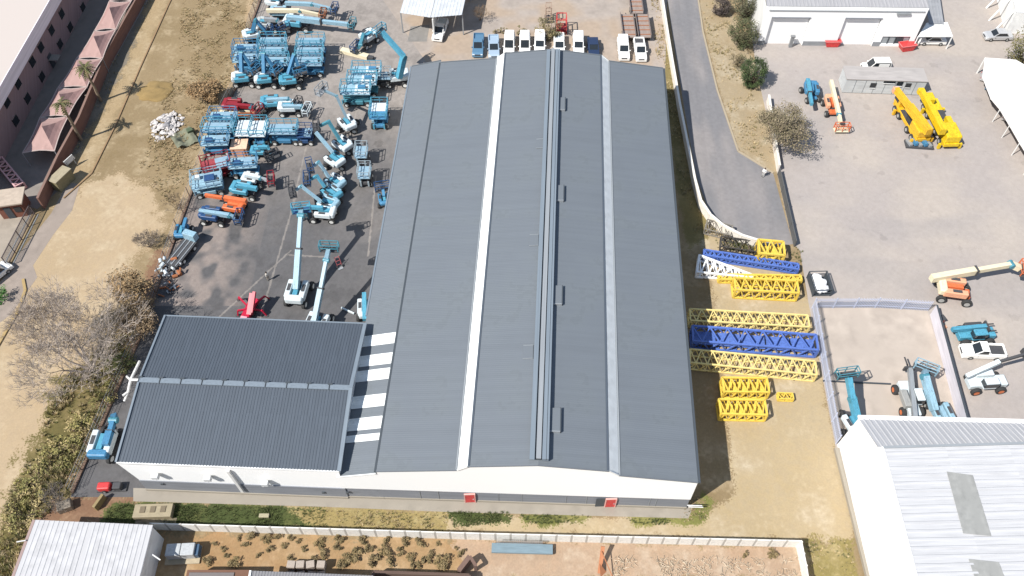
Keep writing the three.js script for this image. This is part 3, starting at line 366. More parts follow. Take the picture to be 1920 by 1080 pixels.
function skip(px, py, label, turn) { const t = thing('waste_skip', label, 'skip', G(px, py), turn, 'red skips'); const s = new THREE.Shape([new THREE.Vector2(-0.9, 0), new THREE.Vector2(0.9, 0), new THREE.Vector2(1.3, 1), new THREE.Vector2(-1.3, 1)]); const g = new THREE.ExtrudeGeometry(s, { depth: 1.4, bevelEnabled: false }); g.translate(0, 0.05, -0.7); mesh('bin', g, REDP, t); const r = new P(); for (const z of [-0.72, 0.72]) r.box(0, 1.06, z, 2.7, 0.1, 0.1); for (const x of [-1.3, 1.3]) r.box(x, 1.06, 0, 0.1, 0.1, 1.5); r.build('rim', paint(0.75, 0.2, 0.2), t); const f = new P(); f.box(0, 0.95, 0, 2.3, 0.06, 1.3); f.build('waste', M([0.2, 0.1, 0.08], {}), t); }
skip(1558, 84, 'red waste skip between the two roller doors of the white workshop', 0); skip(1698, 92, 'red waste skip by the windows next to the small white carport', 0.2);
function carport(label, corners, h, legs, m, group) { const c = corners.map(p => G(...p, h)); const t = thing('flat_carport', label, 'carport'); const p = new P(); p.poly(c); p.poly(c.map(q => q.clone().setY(h - 0.1))); for (let i = 0; i < c.length; i++) { const a = c[i], b = c[(i + 1) % c.length]; p.beam(a.clone().setY(h - 0.05), b.clone().setY(h - 0.05), 0.08, 0.16); } p.build('roof', m, t); for (const i of legs) { const q = c[i]; beamMesh('leg', q.clone().setY(0), q.clone().setY(h - 0.1), 0.14, 0.14, WHITE, t); } return t; }
carport('small white canopy carport against the white workshop with a car beneath', [[1722, 68], [1786, 68], [1776, 42], [1738, 43]], 2.5, [0, 1, 2, 3], WHITE);
{ const a = G(1732, -20, 3), b = G(1760, -20, 3), c = G(1770, 45, 2.6), d = G(1742, 45, 2.6); const t = thing('side_roof', 'narrow grey lean-to roof beside the white workshop', 'roof'); ribbed(a, b, c, d, 0.5, 0.03, 'roof', M(own(196, 198, 204), { map: grime }), t); for (const q of [b, c]) beamMesh('leg', q.clone().setY(0), q.clone().setY(q.y - 0.1), 0.12, 0.12, WHITE, t); }
{ // long shade-roof carport on the right edge
  const t = thing('long_carport', 'long white cantilevered carport with cars nosed in beneath it', 'carport'); const e = [[1843, 146], [1858, 185], [1875, 205], [1893, 235], [1912, 268], [1935, 305]].map(p => G(...p, 2.5)), f = [[1848, 108], [1905, 112], [1945, 135], [1985, 175], [2010, 215], [2040, 265]].map(p => G(...p, 3.1));
  for (let i = 0; i < 5; i++) { const p = new P(); p.poly([e[i], e[i + 1], f[i + 1], f[i]]); p.beam(e[i], e[i + 1], 0.08, 0.14); p.build('roof_panel', M([0.8, 0.78, 0.76], { map: grime }), t); } for (let i = 0; i < 6; i++) { beamMesh('post', f[i].clone().setY(0), f[i].clone().setY(3.05), 0.16, 0.16, WHITE, t); beamMesh('rafter', e[i].clone().setY(2.4), f[i].clone().setY(2.98), 0.1, 0.14, WHITE, t); if (i > 1) beamMesh('strut', e[i].clone().setY(0), e[i].clone().setY(2.4), 0.1, 0.1, WHITE, t); }
}
{ // white building in the far corner with raking struts
  const A = G(1884, 62), B = G(1862, -30), t = thing('corner_building', 'white building with raking white struts in the far yard corner', 'building'); const o = V(25, 0, 2); const p = new P(); p.poly([A, A.clone().add(o), A.clone().add(o).setY(4), A.clone().setY(4)]); p.poly([A, B, B.clone().setY(4), A.clone().setY(4)]); p.build('wall', WHITE, t); const r = new P(); r.poly([A.clone().setY(4.05), A.clone().add(o).setY(4.4), B.clone().add(o).setY(4.4), B.clone().setY(4.05)]); r.build('roof', M([0.8, 0.8, 0.8], { map: grime }), t);
  for (let i = 0; i < 4; i++) { const q = A.clone().lerp(B, 0.06 + i * 0.25); beamMesh('raking_strut', q.clone().add(V(-2.4, 0, 1)), q.clone().setY(3.9), 0.22, 0.22, WHITE, t); }
}
{ // grey site office
  const A = G(1578, 174), B = G(1726, 179), t = thing('site_office', 'long grey prefabricated site office with small windows behind yellow cranes', 'site office'), d = B.clone().sub(A).normalize(), n = V(d.z, 0, -d.x), H = 2.6, w = 3.0; if (n.z > 0) n.negate(); const q = (u, v, h) => A.clone().addScaledVector(d, u).addScaledVector(n, v).setY(h), L = A.distanceTo(B);
  const p = new P(); p.beam(q(0, w / 2, H / 2 + 0.1), q(L, w / 2, H / 2 + 0.1), w, H); p.build('body', M([0.52, 0.54, 0.55], { map: grime }), t); const r = new P(); r.beam(q(-0.1, w / 2, H + 0.15), q(L + 0.1, w / 2, H + 0.15), w + 0.2, 0.12); r.build('roof', M(own(228, 220, 216), { map: grime }), t);
  const uu = (px, py) => onWall(px, py, A, B); for (const [px, py, ww, hh] of [[1637, 160, 0.9, 0.9], [1668, 154, 1.8, 0.4], [1687, 157, 0.9, 0.8], [1703, 160, 0.8, 0.8]]) { const c = uu(px, py); beamMesh('window', c.clone().addScaledVector(d, -ww / 2).addScaledVector(n, -0.03), c.clone().addScaledVector(d, ww / 2).addScaledVector(n, -0.03), 0.08, hh, GLASS, t); beamMesh('sill', c.clone().addScaledVector(d, -ww / 2).addScaledVector(n, -0.08).setY(c.y - hh / 2 - 0.03), c.clone().addScaledVector(d, ww / 2).addScaledVector(n, -0.08).setY(c.y - hh / 2 - 0.03), 0.14, 0.06, WHITE, t); }
  for (let i = 1; i < 8; i++) beamMesh('wall_joint', q(L * i / 8, -0.01, 0.12), q(L * i / 8, -0.01, H), 0.05, 0.05, M(own(160, 166, 170), {}), t);
}
{ // big white hall, lower right
  const t = thing('white_hall', 'big white steel hall with pale ribbed roof and grey skylight panels', 'hall'), RW = M([0.46, 0.46, 0.47], { map: streak, roughness: 0.5 }), y = 10.4, xl = 37.35, HW = M([0.82, 0.81, 0.8], { roughness: 0.6 });
  const zF = -37.3, zN = -10, xr = 56; ribbed(V(xl, y, zF), V(xl - 0.6, y, zN), V(xr, y + 1.8, zN), V(xr, y + 1.8, zF + 0.3), 0.8, 0.07, 'roof_slope', RW, t); ribbed(V(xr, y + 1.8, zF + 0.3), V(xr, y + 1.8, zN), V(xr + 20, y, zN), V(xr + 20, y, zF), 0.8, 0.07, 'roof_slope', RW, t);
  ribbed(V(xl - 0.1, 7, -42.3), V(xr + 20, 7, -41.2), V(xr + 20, 9.6, zF - 0.1), V(xl, 9.6, zF - 0.1), 0.6, 0.07, 'rear_roof', RW, t);
  beamMesh('eave_trim', V(xl - 0.1, 7, -42.4), V(xr + 20, 7, -41.3), 0.5, 0.26, M([0.8, 0.78, 0.76], {}), t); beamMesh('verge_trim', V(xl - 0.05, y + 0.02, zF), V(xl - 0.65, y + 0.02, zN), 0.2, 0.2, HW, t); beamMesh('rear_flashing', V(xl, y + 0.06, zF + 0.05), V(xr, y + 1.86, zF + 0.3), 0.25, 0.16, STEEL, t);
  const p = new P(); p.poly([V(37.2, 0, -42.6), V(36.7, 0, zN), V(xl - 0.6, y, zN), V(xl, y, zF), V(xl, 9.6, zF), V(xl - 0.1, 7, -42.3)]); p.build('side_wall', HW, t); const r = new P(); r.poly([V(37.2, 0, -42.5), V(xr + 20, 0, -41.4), V(xr + 20, 7, -41.2), V(xl - 0.1, 7, -42.25)]); r.poly([V(xl, 9.5, zF), V(xr, 9.5, zF + 0.3), V(xr, y + 1.8, zF + 0.3), V(xl, y, zF)]); r.build('rear_wall', HW, t);
  const sl = (pts, name) => { const p = new P(); const q = pts.map(([a, b]) => { let g = G(a, b, 11); const h = y + (g.x - xl) / (xr - xl) * 1.8 + 0.09; return G(a, b, h); }); p.poly(q); p.build(name, M([0.29, 0.29, 0.28], { map: grime, roughness: 0.4 }), t); }; sl([[1775, 884], [1824, 891], [1859, 1005], [1806, 1000]], 'skylight_panel'); sl([[1816, 1048], [1873, 1054], [1900, 1125], [1842, 1125]], 'skylight_panel');
  const st = new P(); st.box(36.9, 0.25, -30, 0.5, 0.5, 24); st.build('plinth', PLINTH, t);
}
{ // white flat-roofed shed, lower left
  const t = thing('white_shed', 'white sheet-roofed shed with a lap seam beside the precast wall', 'shed'), a = V(-49.2, 4, -32.2), b = V(-36.85, 4, -31.6), c = V(-36.9, 3.7, -22), d = V(-49.6, 3.7, -22), m1 = a.clone().lerp(b, 0.5), m2 = d.clone().lerp(c, 0.52), RW = M([0.47, 0.465, 0.48], { map: grime, roughness: 0.6 });
  ribbed(a, m1, m2, d, 0.5, 0.035, 'roof_sheet', RW, t); const up = V(0, 0.12, 0); ribbed(m1.clone().add(up).add(V(-0.25, 0, 0)), b.clone().add(up), c.clone().add(up), m2.clone().add(up).add(V(-0.25, 0, 0)), 0.5, 0.035, 'roof_sheet', RW, t);
  beamMesh('gutter', a.clone().add(V(-0.15, -0.05, 0)), d.clone().add(V(-0.15, -0.05, 0)), 0.3, 0.15, M(own(206, 176, 170), { map: grime }), t); const p = new P(); p.box(-43.2, 1.85, -26.8, 12.2, 3.7, 9.6); p.build('wall', WHITE, t); beamMesh('aerial_pipe', V(-36.5, 3.4, -28.8), V(-35.6, 3.2, -28.3), 0.12, 0.12, PIPE, t); beamMesh('aerial_pipe', V(-49.4, 4.1, -30), V(-50.2, 4.2, -29.8), 0.1, 0.1, PIPE, t);
}
{ // canopy at the top of the yard
  const t = thing('wash_bay_canopy', 'open white roofed canopy at the far end of the machine yard', 'canopy'), RW = M([0.55, 0.57, 0.6], { map: grime, roughness: 0.6 }), a = G(750, 24, 4.2), m = G(807, 33, 4.4), b = G(866, 28, 4.2), bk = V(2.2, 0, -22);
  for (const [p, q] of [[a, m], [m.clone().add(V(0.05, 0.04, 0)), b]]) ribbed(p, q, q.clone().add(bk), p.clone().add(bk), 0.6, 0.03, 'roof_sheet', RW, t); for (const q of [a, b]) for (const f of [0.02, 0.45]) { const e = q.clone().addScaledVector(bk, f); beamMesh('post', e.clone().setY(0), e.clone().setY(4.1), 0.18, 0.18, STEEL, t); } const w = new P(); const wm = m.clone(); w.beam(V(wm.x + 0.3, 2, wm.z), V(wm.x + 0.5, 2, wm.z - 4), 0.2, 4); w.build('screen_wall', WHITE, t);
  sheet('wash_slab', [[770, 50], [806, 46], [800, 78], [764, 78]], 0.012, M(own(176, 172, 168), { map: grime }), 5);
}
// low buildings and walls cut by the lower edge
{ const t = thing('tin_roof_store', 'grey corrugated tin roof with white ridge edge at the bare yard edge', 'store'); const a = G(470, 1070, 3), b = G(700, 1079, 3); ribbed(a, b, b.clone().add(V(0, -0.3, 8)), a.clone().add(V(0, -0.3, 8)), 0.3, 0.04, 'roof', M(own(170, 168, 172), { map: grime }), t); beamMesh('edge_trim', a.clone().setY(3.06), a.clone().add(V(0, -0.24, 8)), 0.2, 0.14, WHITE, t); const p = new P(); const c = a.clone().add(b).multiplyScalar(0.5); p.box(c.x, 1.4, c.z + 4, a.distanceTo(b) - 0.4, 2.8, 7.6); p.build('wall', M(own(160, 110, 84), { map: grime }), t); }
{ const t = thing('brick_store', 'low brown brick store with grey roof at the bare yard edge', 'store'); const a = G(352, 1066, 2.4), b = G(468, 1071, 2.4); const c = a.clone().add(b).multiplyScalar(0.5); const p = new P(); p.box(c.x, 1.2, c.z + 3, a.distanceTo(b), 2.4, 6); p.build('wall', M(own(150, 104, 78), { map: grime }), t); const r = new P(); r.box(c.x - 0.6, 2.46, c.z + 3.1, a.distanceTo(b) - 1.8, 0.1, 5.6); r.build('roof', M(own(150, 140, 138), { map: grime }), t); }
{ const t = thing('dark_brick_wall', 'dark brown brick wall with roofless dark rooms behind scrub', 'wall'), m = M([0.11, 0.07, 0.055], { map: grime, roughness: 0.95 }); const a = G(700, 1072, 1.6), b = G(880, 1078, 1.6); beamMesh('wall_panel', a.clone().setY(0.8), b.clone().setY(0.8), 0.3, 1.6, m, t); beamMesh('wall_panel', b.clone().setY(0.8), b.clone().add(V(0.2, -0.8, 5)), 0.3, 1.6, m, t); beamMesh('wall_panel', a.clone().setY(0.8), a.clone().add(V(0, -0.8, 5)), 0.3, 1.6, m, t); }
{ const t = thing('ruined_gateway', 'dark brown ruined gate pier and arch standing alone on pink soil', 'pier'), m = M([0.16, 0.1, 0.08], { map: grime, roughness: 0.95 }); const a = G(862, 1078), b = G(882, 1052), c = G(892, 1068); const p = new P(); p.beam(a.clone().setY(0.8), b.clone().setY(0.8), 0.5, 1.6); p.build('pier', m, t); const q = new P(); q.beam(b.clone().setY(1.5), c.clone().setY(1.5), 0.3, 0.25); q.beam(c.clone().setY(0), c.clone().setY(1.6), 0.3, 0.3); q.build('arch', m, t); }
{ const t = thing('rusty_frame', 'rust-orange steel frame and leaning pole on the pink soil', 'frame'), m = M([0.42, 0.17, 0.08], { map: grime, roughness: 0.8 }); const a = G(1124, 1075), b = G(1128, 1035); beamMesh('upright', a.clone().setY(0), b.clone().setY(1.7), 0.4, 0.16, m, t); beamMesh('prop', G(1128, 1034, 1.6), G(1150, 1085, 0.05), 0.08, 0.08, m, t); const p = new P(); p.poly([G(1124, 1056, 1.2), G(1137, 1072, 0), G(1126, 1082, 0.02)]); p.build('plate', m, t); }
// slab boxes and bits on the grass strip
{ const t = thing('inspection_chamber', 'long concrete chamber with three square lids on the grass strip', 'chamber', G(291, 962), 0.03); const p = new P(); p.rbox(0, 0.4, 0, 4.1, 0.8, 1.5, 0.05); p.build('box', M(own(204, 188, 156), { map: grime }), t); for (const x of [-1.1, 0, 1.1]) { const q = new P(); q.box(x, 0.83, -0.1, 0.55, 0.08, 0.7); q.build('lid', M(own(150, 134, 108), { map: grime }), t); } const s = new P(); s.box(0.3, 0.05, 1.1, 4.4, 0.1, 0.9); s.build('apron', M(own(186, 170, 146), { map: grime }), t); }
{ const t = thing('stone_block', 'small cream stone block on the green grass strip', 'block', G(496, 968)); const p = new P(); p.rbox(0, 0.15, 0, 1.1, 0.3, 0.45, 0.05); p.build('block', M(own(214, 204, 170), { map: grime }), t); }
{ const t = thing('stone_block', 'upright pale stone slab leaning in the weeds near the hall corner', 'block', G(190, 945), 1.2); const p = new P(); p.rbox(0, 0.5, 0, 1.6, 1.0, 0.35, 0.05); p.build('block', M(own(190, 166, 116), { map: grime }), t); }
{ const t = thing('stone_block', 'broken grey concrete block by the scrub corner', 'block', G(125, 952), 0.4); const p = new P(); p.rbox(0, 0.45, 0, 1.5, 0.9, 1.1, 0.08); p.build('block', M(own(170, 156, 140), { map: grime }), t); }
{ const t = thing('water_trough', 'low pale blue steel trough with wire cage against precast wall', 'trough'), a = G(922, 1030), b = G(1036, 1033), m = M(own(158, 184, 198), { map: grime }); beamMesh('tray', a.clone().setY(0.4), b.clone().setY(0.4), 1.0, 0.3, m, t); for (const f of [0.04, 0.5, 0.96]) { const q = a.clone().lerp(b, f); beamMesh('leg', q.clone().setY(0), q.clone().setY(0.3), 0.16, 0.16, DARKTRIM, t); } const p = new P(); for (let i = 0; i <= 24; i++) { const q = a.clone().lerp(b, 0.08 + i / 24 * 0.75); p.beam(q.clone().setY(0.5).add(V(0, 0, -0.5)), q.clone().setY(1.3).add(V(0, 0, -0.5)), 0.03); } for (const h of [0.6, 0.95, 1.3]) p.beam(a.clone().lerp(b, 0.08).setY(h).add(V(0, 0, -0.5)), a.clone().lerp(b, 0.83).setY(h).add(V(0, 0, -0.5)), 0.03); p.build('wire_cage', STEEL, t); }
{ const t = thing('water_tank', 'white box tank with blue end on pale slab in the bare yard', 'tank', G(345, 1042), 0.05); const s = new P(); s.box(0, 0.1, 0, 3.6, 0.2, 1.9); s.build('slab', M(own(228, 210, 178), { map: grime }), t); for (const [x, w] of [[-0.75, 1.5], [0.75, 1.4]]) { const p = new P(); p.rbox(x, 0.85, -0.2, w, 1.2, 1.3, 0.08); p.build('tank_body', M(own(232, 236, 240), { map: grime }), t); } const e = new P(); e.rbox(1.65, 0.7, -0.2, 0.4, 0.9, 1.2, 0.06); e.build('end_cap', M([0.05, 0.1, 0.17], { map: grime }), t); }
// ---------- lattice mast sections ----------
const UB = UNITBOX;
function truss(name, label, p0, p1, w, h, m, o = {}) {
  const y0 = o.lift || 0.15, top = y0 + h, a = G(...p0, top), b = G(...p1, top), d = b.clone().sub(a).setY(0), L = d.length(); d.divideScalar(L); const s = V(-d.z, 0, d.x), t = thing(name, label, o.cat || 'mast section', a.clone().setY(0), 0, o.group), r = (o.r || 0.14) * 1.3;
  const w1 = o.w1 ?? w, h1 = o.h1 ?? h, q = (u, e, f) => { const k = u / L, ww = lerp(w, w1, k), hh = lerp(h, h1, k); return d.clone().multiplyScalar(u).addScaledVector(s, e * ww / 2).setY(y0 + (f ? hh : 0) ); };
  for (const e of [-1, 1]) for (const f of [0, 1]) beamMesh('chord', q(0, e, f), q(L, e, f), r, r, m, t);
  const n = o.bays || Math.max(2, Math.round(L / (o.pitch || 1.5))), r2 = r * 0.66;
  for (let i = 0; i < n; i++) { const u0 = L * i / n, um = L * (i + 0.5) / n, u1 = L * (i + 1) / n; for (const f of [0, 1]) { beamMesh('brace', q(u0, -1, f), q(um, 1, f), r2, r2, m, t); beamMesh('brace', q(um, 1, f), q(u1, -1, f), r2, r2, m, t); } for (const e of [-1, 1]) { beamMesh('brace', q(u0, e, 0), q(um, e, 1), r2, r2, m, t); beamMesh('brace', q(um, e, 1), q(u1, e, 0), r2, r2, m, t); } }
  for (const u of [0, L]) for (const f of [0, 1]) { beamMesh('end_bar', q(u, -1, f), q(u, 1, f), r, r, m, t); } for (const u of [0, L]) for (const e of [-1, 1]) beamMesh('end_bar', q(u, e, 0), q(u, e, 1), r, r, m, t);
  if (o.plate) for (let i = 0; i < o.plate; i++) { const u = L * (i + 0.5) / o.plate; beamMesh('deck_plate', q(u - L / o.plate * 0.47, 0, 0).setY(y0 + h * 0.45), q(u + L / o.plate * 0.47, 0, 0).setY(y0 + h * 0.45), w * 0.86, 0.06, o.plateM || m, t); }
  for (const u of [L * 0.15, L * 0.85]) beamMesh('sleeper', q(u, -1.1, 0).setY(0.07), q(u, 1.1, 0).setY(0.07), 0.2, 0.14, M([0.18, 0.12, 0.08], { roughness: 0.9 }), t);
  return t;
}
const YEL = paint(0.8, 0.57, 0.09), YEL2 = paint(0.82, 0.66, 0.26), BLU = paint(0.1, 0.18, 0.52), BLK = M([0.05, 0.045, 0.04], { roughness: 0.8 }), LATW = M([0.78, 0.78, 0.78], { roughness: 0.5 });
truss('mast_section', 'long yellow lattice mast section lying next to the blue one near the closely braced stack', [1294, 590], [1516, 602], 1.75, 1.5, YEL2, { pitch: 1.4, group: 'lattice mast sections' });
truss('mast_section', 'wide blue lattice mast section with decking between two yellow ones', [1299, 625], [1532, 642], 2.2, 1.6, BLU, { pitch: 2.1, plate: 5, plateM: paint(0.1, 0.18, 0.5), r: 0.18 });
truss('mast_section', 'long pale yellow lattice mast section beside the low yellow cage stacks', [1294, 667], [1530, 690], 1.9, 1.5, YEL2, { pitch: 1.4 });
truss('mast_section', 'short yellow lattice cage of the pair, next to the long pale yellow section', [1356, 721], [1440, 722], 1.9, 1.5, YEL, { pitch: 1.1, plate: 3, r: 0.16 });
truss('mast_section', 'short yellow lattice cage of the pair, on the bare dirt side', [1350, 762], [1436, 764], 1.9, 1.5, YEL, { pitch: 1.1, plate: 3, r: 0.16 });
truss('mast_section', 'yellow lattice section with close bracing beside white tapered jib', [1378, 532], [1496, 538], 1.9, 1.7, YEL, { pitch: 1.3, r: 0.17 });
truss('mast_section', 'flat orange-yellow lattice strip behind closely braced yellow section', [1348, 519], [1502, 521], 0.8, 0.7, YEL, { pitch: 1.2, r: 0.17, plate: 4 });
truss('jib_section', 'long narrow blue lattice jib lying beyond the white tapered piece', [1320, 473], [1497, 500], 0.9, 0.9, BLU, { pitch: 1.1, cat: 'jib', r: 0.16, plate: 6, plateM: paint(0.1, 0.2, 0.55) });
truss('jib_section', 'white tapered lattice jib end near the workshop wall', [1309, 494], [1414, 513], 2.9, 1.1, LATW, { w1: 0.4, h1: 0.5, pitch: 1.1, cat: 'jib', r: 0.17 });
truss('base_frame', 'boxy yellow crane base cage beside the curved road wall', [1423, 462], [1470, 466], 2.3, 1.9, YEL, { pitch: 1.6, plate: 2, cat: 'frame', r: 0.2 });
truss('frame_section', 'rusty dark lattice frame leaning near the yellow base cage', [1352, 452], [1418, 462], 1.8, 0.9, BLK, { pitch: 1.7, cat: 'frame', r: 0.1 });
truss('frame_section', 'rusty dark lattice frame heaped at the curve of the road wall', [1324, 420], [1372, 432], 1.8, 1.0, M([0.2, 0.18, 0.15], { roughness: 0.8 }), { pitch: 1.3, cat: 'frame', r: 0.09 });
truss('mast_section', 'tiny yellow lattice spacer lying alone on the dirt', [1459, 742], [1487, 743], 0.8, 0.5, YEL, { pitch: 0.8, r: 0.1 });
truss('striped_mast', 'red and white lattice mast lying on the forecourt by the guard house', [-4, 298], [36, 346], 1.2, 1.0, M([0.66, 0.4, 0.4], { map: grime }), { pitch: 1.2, cat: 'mast' });
{ const t = thing('steel_pole', 'thin dark steel pole lying across the fenced compound', 'pole'); const a = G(1543, 714, 0.1), b = G(1670, 720, 0.1); beamMesh('pole', a, b, 0.16, 0.16, DARKTRIM, t); }
{ const t = thing('cargo_cage', 'black wire cage full of white bags at the compound corner', 'cage', G(1534, 538), 0.03); const p = new P(); for (const x of [-1.15, 1.15]) for (const z of [-1.5, 1.5]) p.box(x, 0.7, z, 0.12, 1.4, 0.12); for (const h of [0.2, 0.75, 1.4]) { for (const z of [-1.5, 1.5]) p.box(0, h, z, 2.3, 0.1, 0.08); for (const x of [-1.15, 1.15]) p.box(x, h, 0, 0.08, 0.1, 3); } for (const x of [-1.15, 1.15]) p.box(x, 0.6, 0, 0.04, 1.1, 2.9); p.build('cage', DARKTRIM, t); const f = new P(); f.box(0, 0.12, 0, 2.3, 0.1, 3); f.build('floor', DARKTRIM, t); for (const [x, z, s] of [[-0.2, -0.9, 0.7], [0.35, -0.2, 0.6], [-0.35, 0.2, 0.55], [0.3, 0.75, 0.65], [-0.3, 1.0, 0.5]]) { const g = new THREE.IcosahedronGeometry(s, 2); const q = g.attributes.position; for (let i = 0; i < q.count; i++) { const k = 0.8 + 0.4 * vn(q.getX(i) * 4 + x * 9, q.getZ(i) * 4 + q.getY(i) * 3); q.setXYZ(i, q.getX(i) * k, q.getY(i) * k * 0.8, q.getZ(i) * k); } g.computeVertexNormals(); g.translate(x, 0.7, z); mesh('bag', g, LATW, t); } }
// ---------- machines ----------
const TYRE = M([0.03, 0.03, 0.03], { roughness: 0.9 }), RIMW = M([0.7, 0.7, 0.68], { map: grime }), RIMO = paint(0.6, 0.16, 0.05), RIMG = M([0.35, 0.35, 0.34], { map: grime });
const BLUE = paint(0.06, 0.22, 0.39), CYAN = paint(0.09, 0.33, 0.46), PALEB = paint(0.29, 0.46, 0.56), TEAL = paint(0.07, 0.25, 0.32), NAVY = paint(0.025, 0.075, 0.19), COVER = M([0.6, 0.66, 0.69], { map: grime, roughness: 0.5 }), DECK = M([0.24, 0.37, 0.47], { map: grime, roughness: 0.6 }), ORANGE = paint(0.7, 0.17, 0.06), CREAM = M([0.72, 0.64, 0.46], { map: grime }), RUST = M([0.33, 0.12, 0.05], { map: grime, roughness: 0.9 }), MAROON = paint(0.28, 0.02, 0.03), CRIMSON = paint(0.5, 0.01, 0.045), YCRANE = paint(0.76, 0.52, 0.015), OCRANE = paint(0.78, 0.44, 0.02), MECH = M([0.06, 0.06, 0.065], { map: grime, roughness: 0.7 }), PEACH = M([0.72, 0.36, 0.22], { map: grime });
const wheelG = {};
function wheel(t, x, y, z, r, w, ry, rim = RIMW) { // axle across local z, turned by ry
  const k = r + '_' + w; if (!wheelG[k]) { const q = [[r * 0.5, -w / 2], [r * 0.9, -w / 2], [r, -w * 0.32], [r, w * 0.32], [r * 0.9, w / 2], [r * 0.5, w / 2], [r * 0.5, -w / 2]].map(a => new THREE.Vector2(...a)); const g = new THREE.LatheGeometry(q, 16); g.rotateX(Math.PI / 2); const h = new THREE.CylinderGeometry(r * 0.56, r * 0.48, w * 1.04, 14); h.rotateX(Math.PI / 2); wheelG[k] = [g, h]; }
  const o = mesh('wheel', wheelG[k][0], TYRE, t); o.position.set(x, y, z); o.rotation.y = ry; mesh('rim', wheelG[k][1], rim, o); return o;
}
const RY = a => new THREE.Matrix4().makeRotationY(a), D2R = Math.PI / 180;
function rails(t, m, L, Wd, y, h = 1.1, base, name = 'guard_rail', th = 0.07) { // four sides, each a part
  const side = (a, b) => { const p = new P(base); for (const k of [1, 0.52]) p.beam(V(a[0], y + h * k, a[1]), V(b[0], y + h * k, b[1]), th); const n = Math.max(1, Math.round(Math.hypot(b[0] - a[0], b[1] - a[1]) / 1)); for (let i = 0; i <= n; i++) { const q = [lerp(a[0], b[0], i / n), lerp(a[1], b[1], i / n)]; p.beam(V(q[0], y, q[1]), V(q[0], y + h, q[1]), th); } p.build(name, m, t); };
  const l = L / 2 - 0.04, w = Wd / 2 - 0.04; side([-l, -w], [l, -w]); side([-l, w], [l, w]); side([-l, -w + 0.06], [-l, w - 0.06]); side([l, -w + 0.06], [l, w - 0.06]);
}
const unitCache = {};
function scissor(key, o) { // prototype built once per kind; later calls clone it
  const t = new THREE.Group(); const { L = 4.2, Wd = 2.1, H = 2.3, col = BLUE, deck = DECK, rail = TEAL, rim = RIMW, load } = o, r = o.r || 0.45;
  new P().rbox(0, 0.72, 0, L * 0.94, 0.42, Wd * 0.62, 0.06).build('chassis', col, t); for (const x of [-1, 1]) for (const z of [-1, 1]) wheel(t, x * L * 0.35, r, z * (Wd / 2 - 0.2), r, 0.34, 0, rim);
  for (const z of [-1, 1]) new P().rbox(0, 0.85, z * Wd * 0.38, L * 0.42, 0.6, Wd * 0.16, 0.05).build('engine_cover', z < 0 ? PALEB : col, t);
  const n = 4, y0 = 1.0, y1 = H - 0.12, s = (y1 - y0) / n; for (let i = 0; i < n; i++) for (const z of [-1, 1]) for (const d of [-1, 1]) beamMesh('scissor_arm', V(-L * 0.4 * d, y0 + i * s, z * (Wd * 0.24 + d * 0.05)), V(L * 0.4 * d, y0 + (i + 1) * s, z * (Wd * 0.24 + d * 0.05)), 0.07, 0.14, col, t);
  new P().rbox(0, H, 0, L, 0.16, Wd, 0.03).build('platform', deck, t); new P().box(L * 0.22, H + 0.1, 0, L * 0.5, 0.05, Wd * 0.88).build('extension_deck', o.ext || DECK, t); rails(t, rail, L, Wd, H + 0.08);
  new P().rbox(L * 0.4, H + 0.8, Wd * 0.3, 0.3, 0.45, 0.4, 0.04).build('control_box', MECH, t); for (const z of [-1, 1]) new P().box(-L * 0.49, 0.8, z * Wd * 0.3, 0.16, 0.9, 0.22).build('ladder', rail, t);
  if (load) for (const [x, z, a, b, m] of load) new P().rbox(x * L, H + 0.35, z * Wd, a, 0.5, b, 0.05).build('toolbox', m, t);
  return t;
}
function placeScissor(kind, opts, px, py, deg, label, group) { let t; if (!unitCache[kind]) t = unitCache[kind] = scissor(kind, opts); else t = unitCache[kind].clone(); t.name = numbered('scissor_lift'); t.position.copy(G(px, py)); t.rotation.y = deg * D2R; scene.add(t); tag(t, label, 'scissor lift', group); return t; }
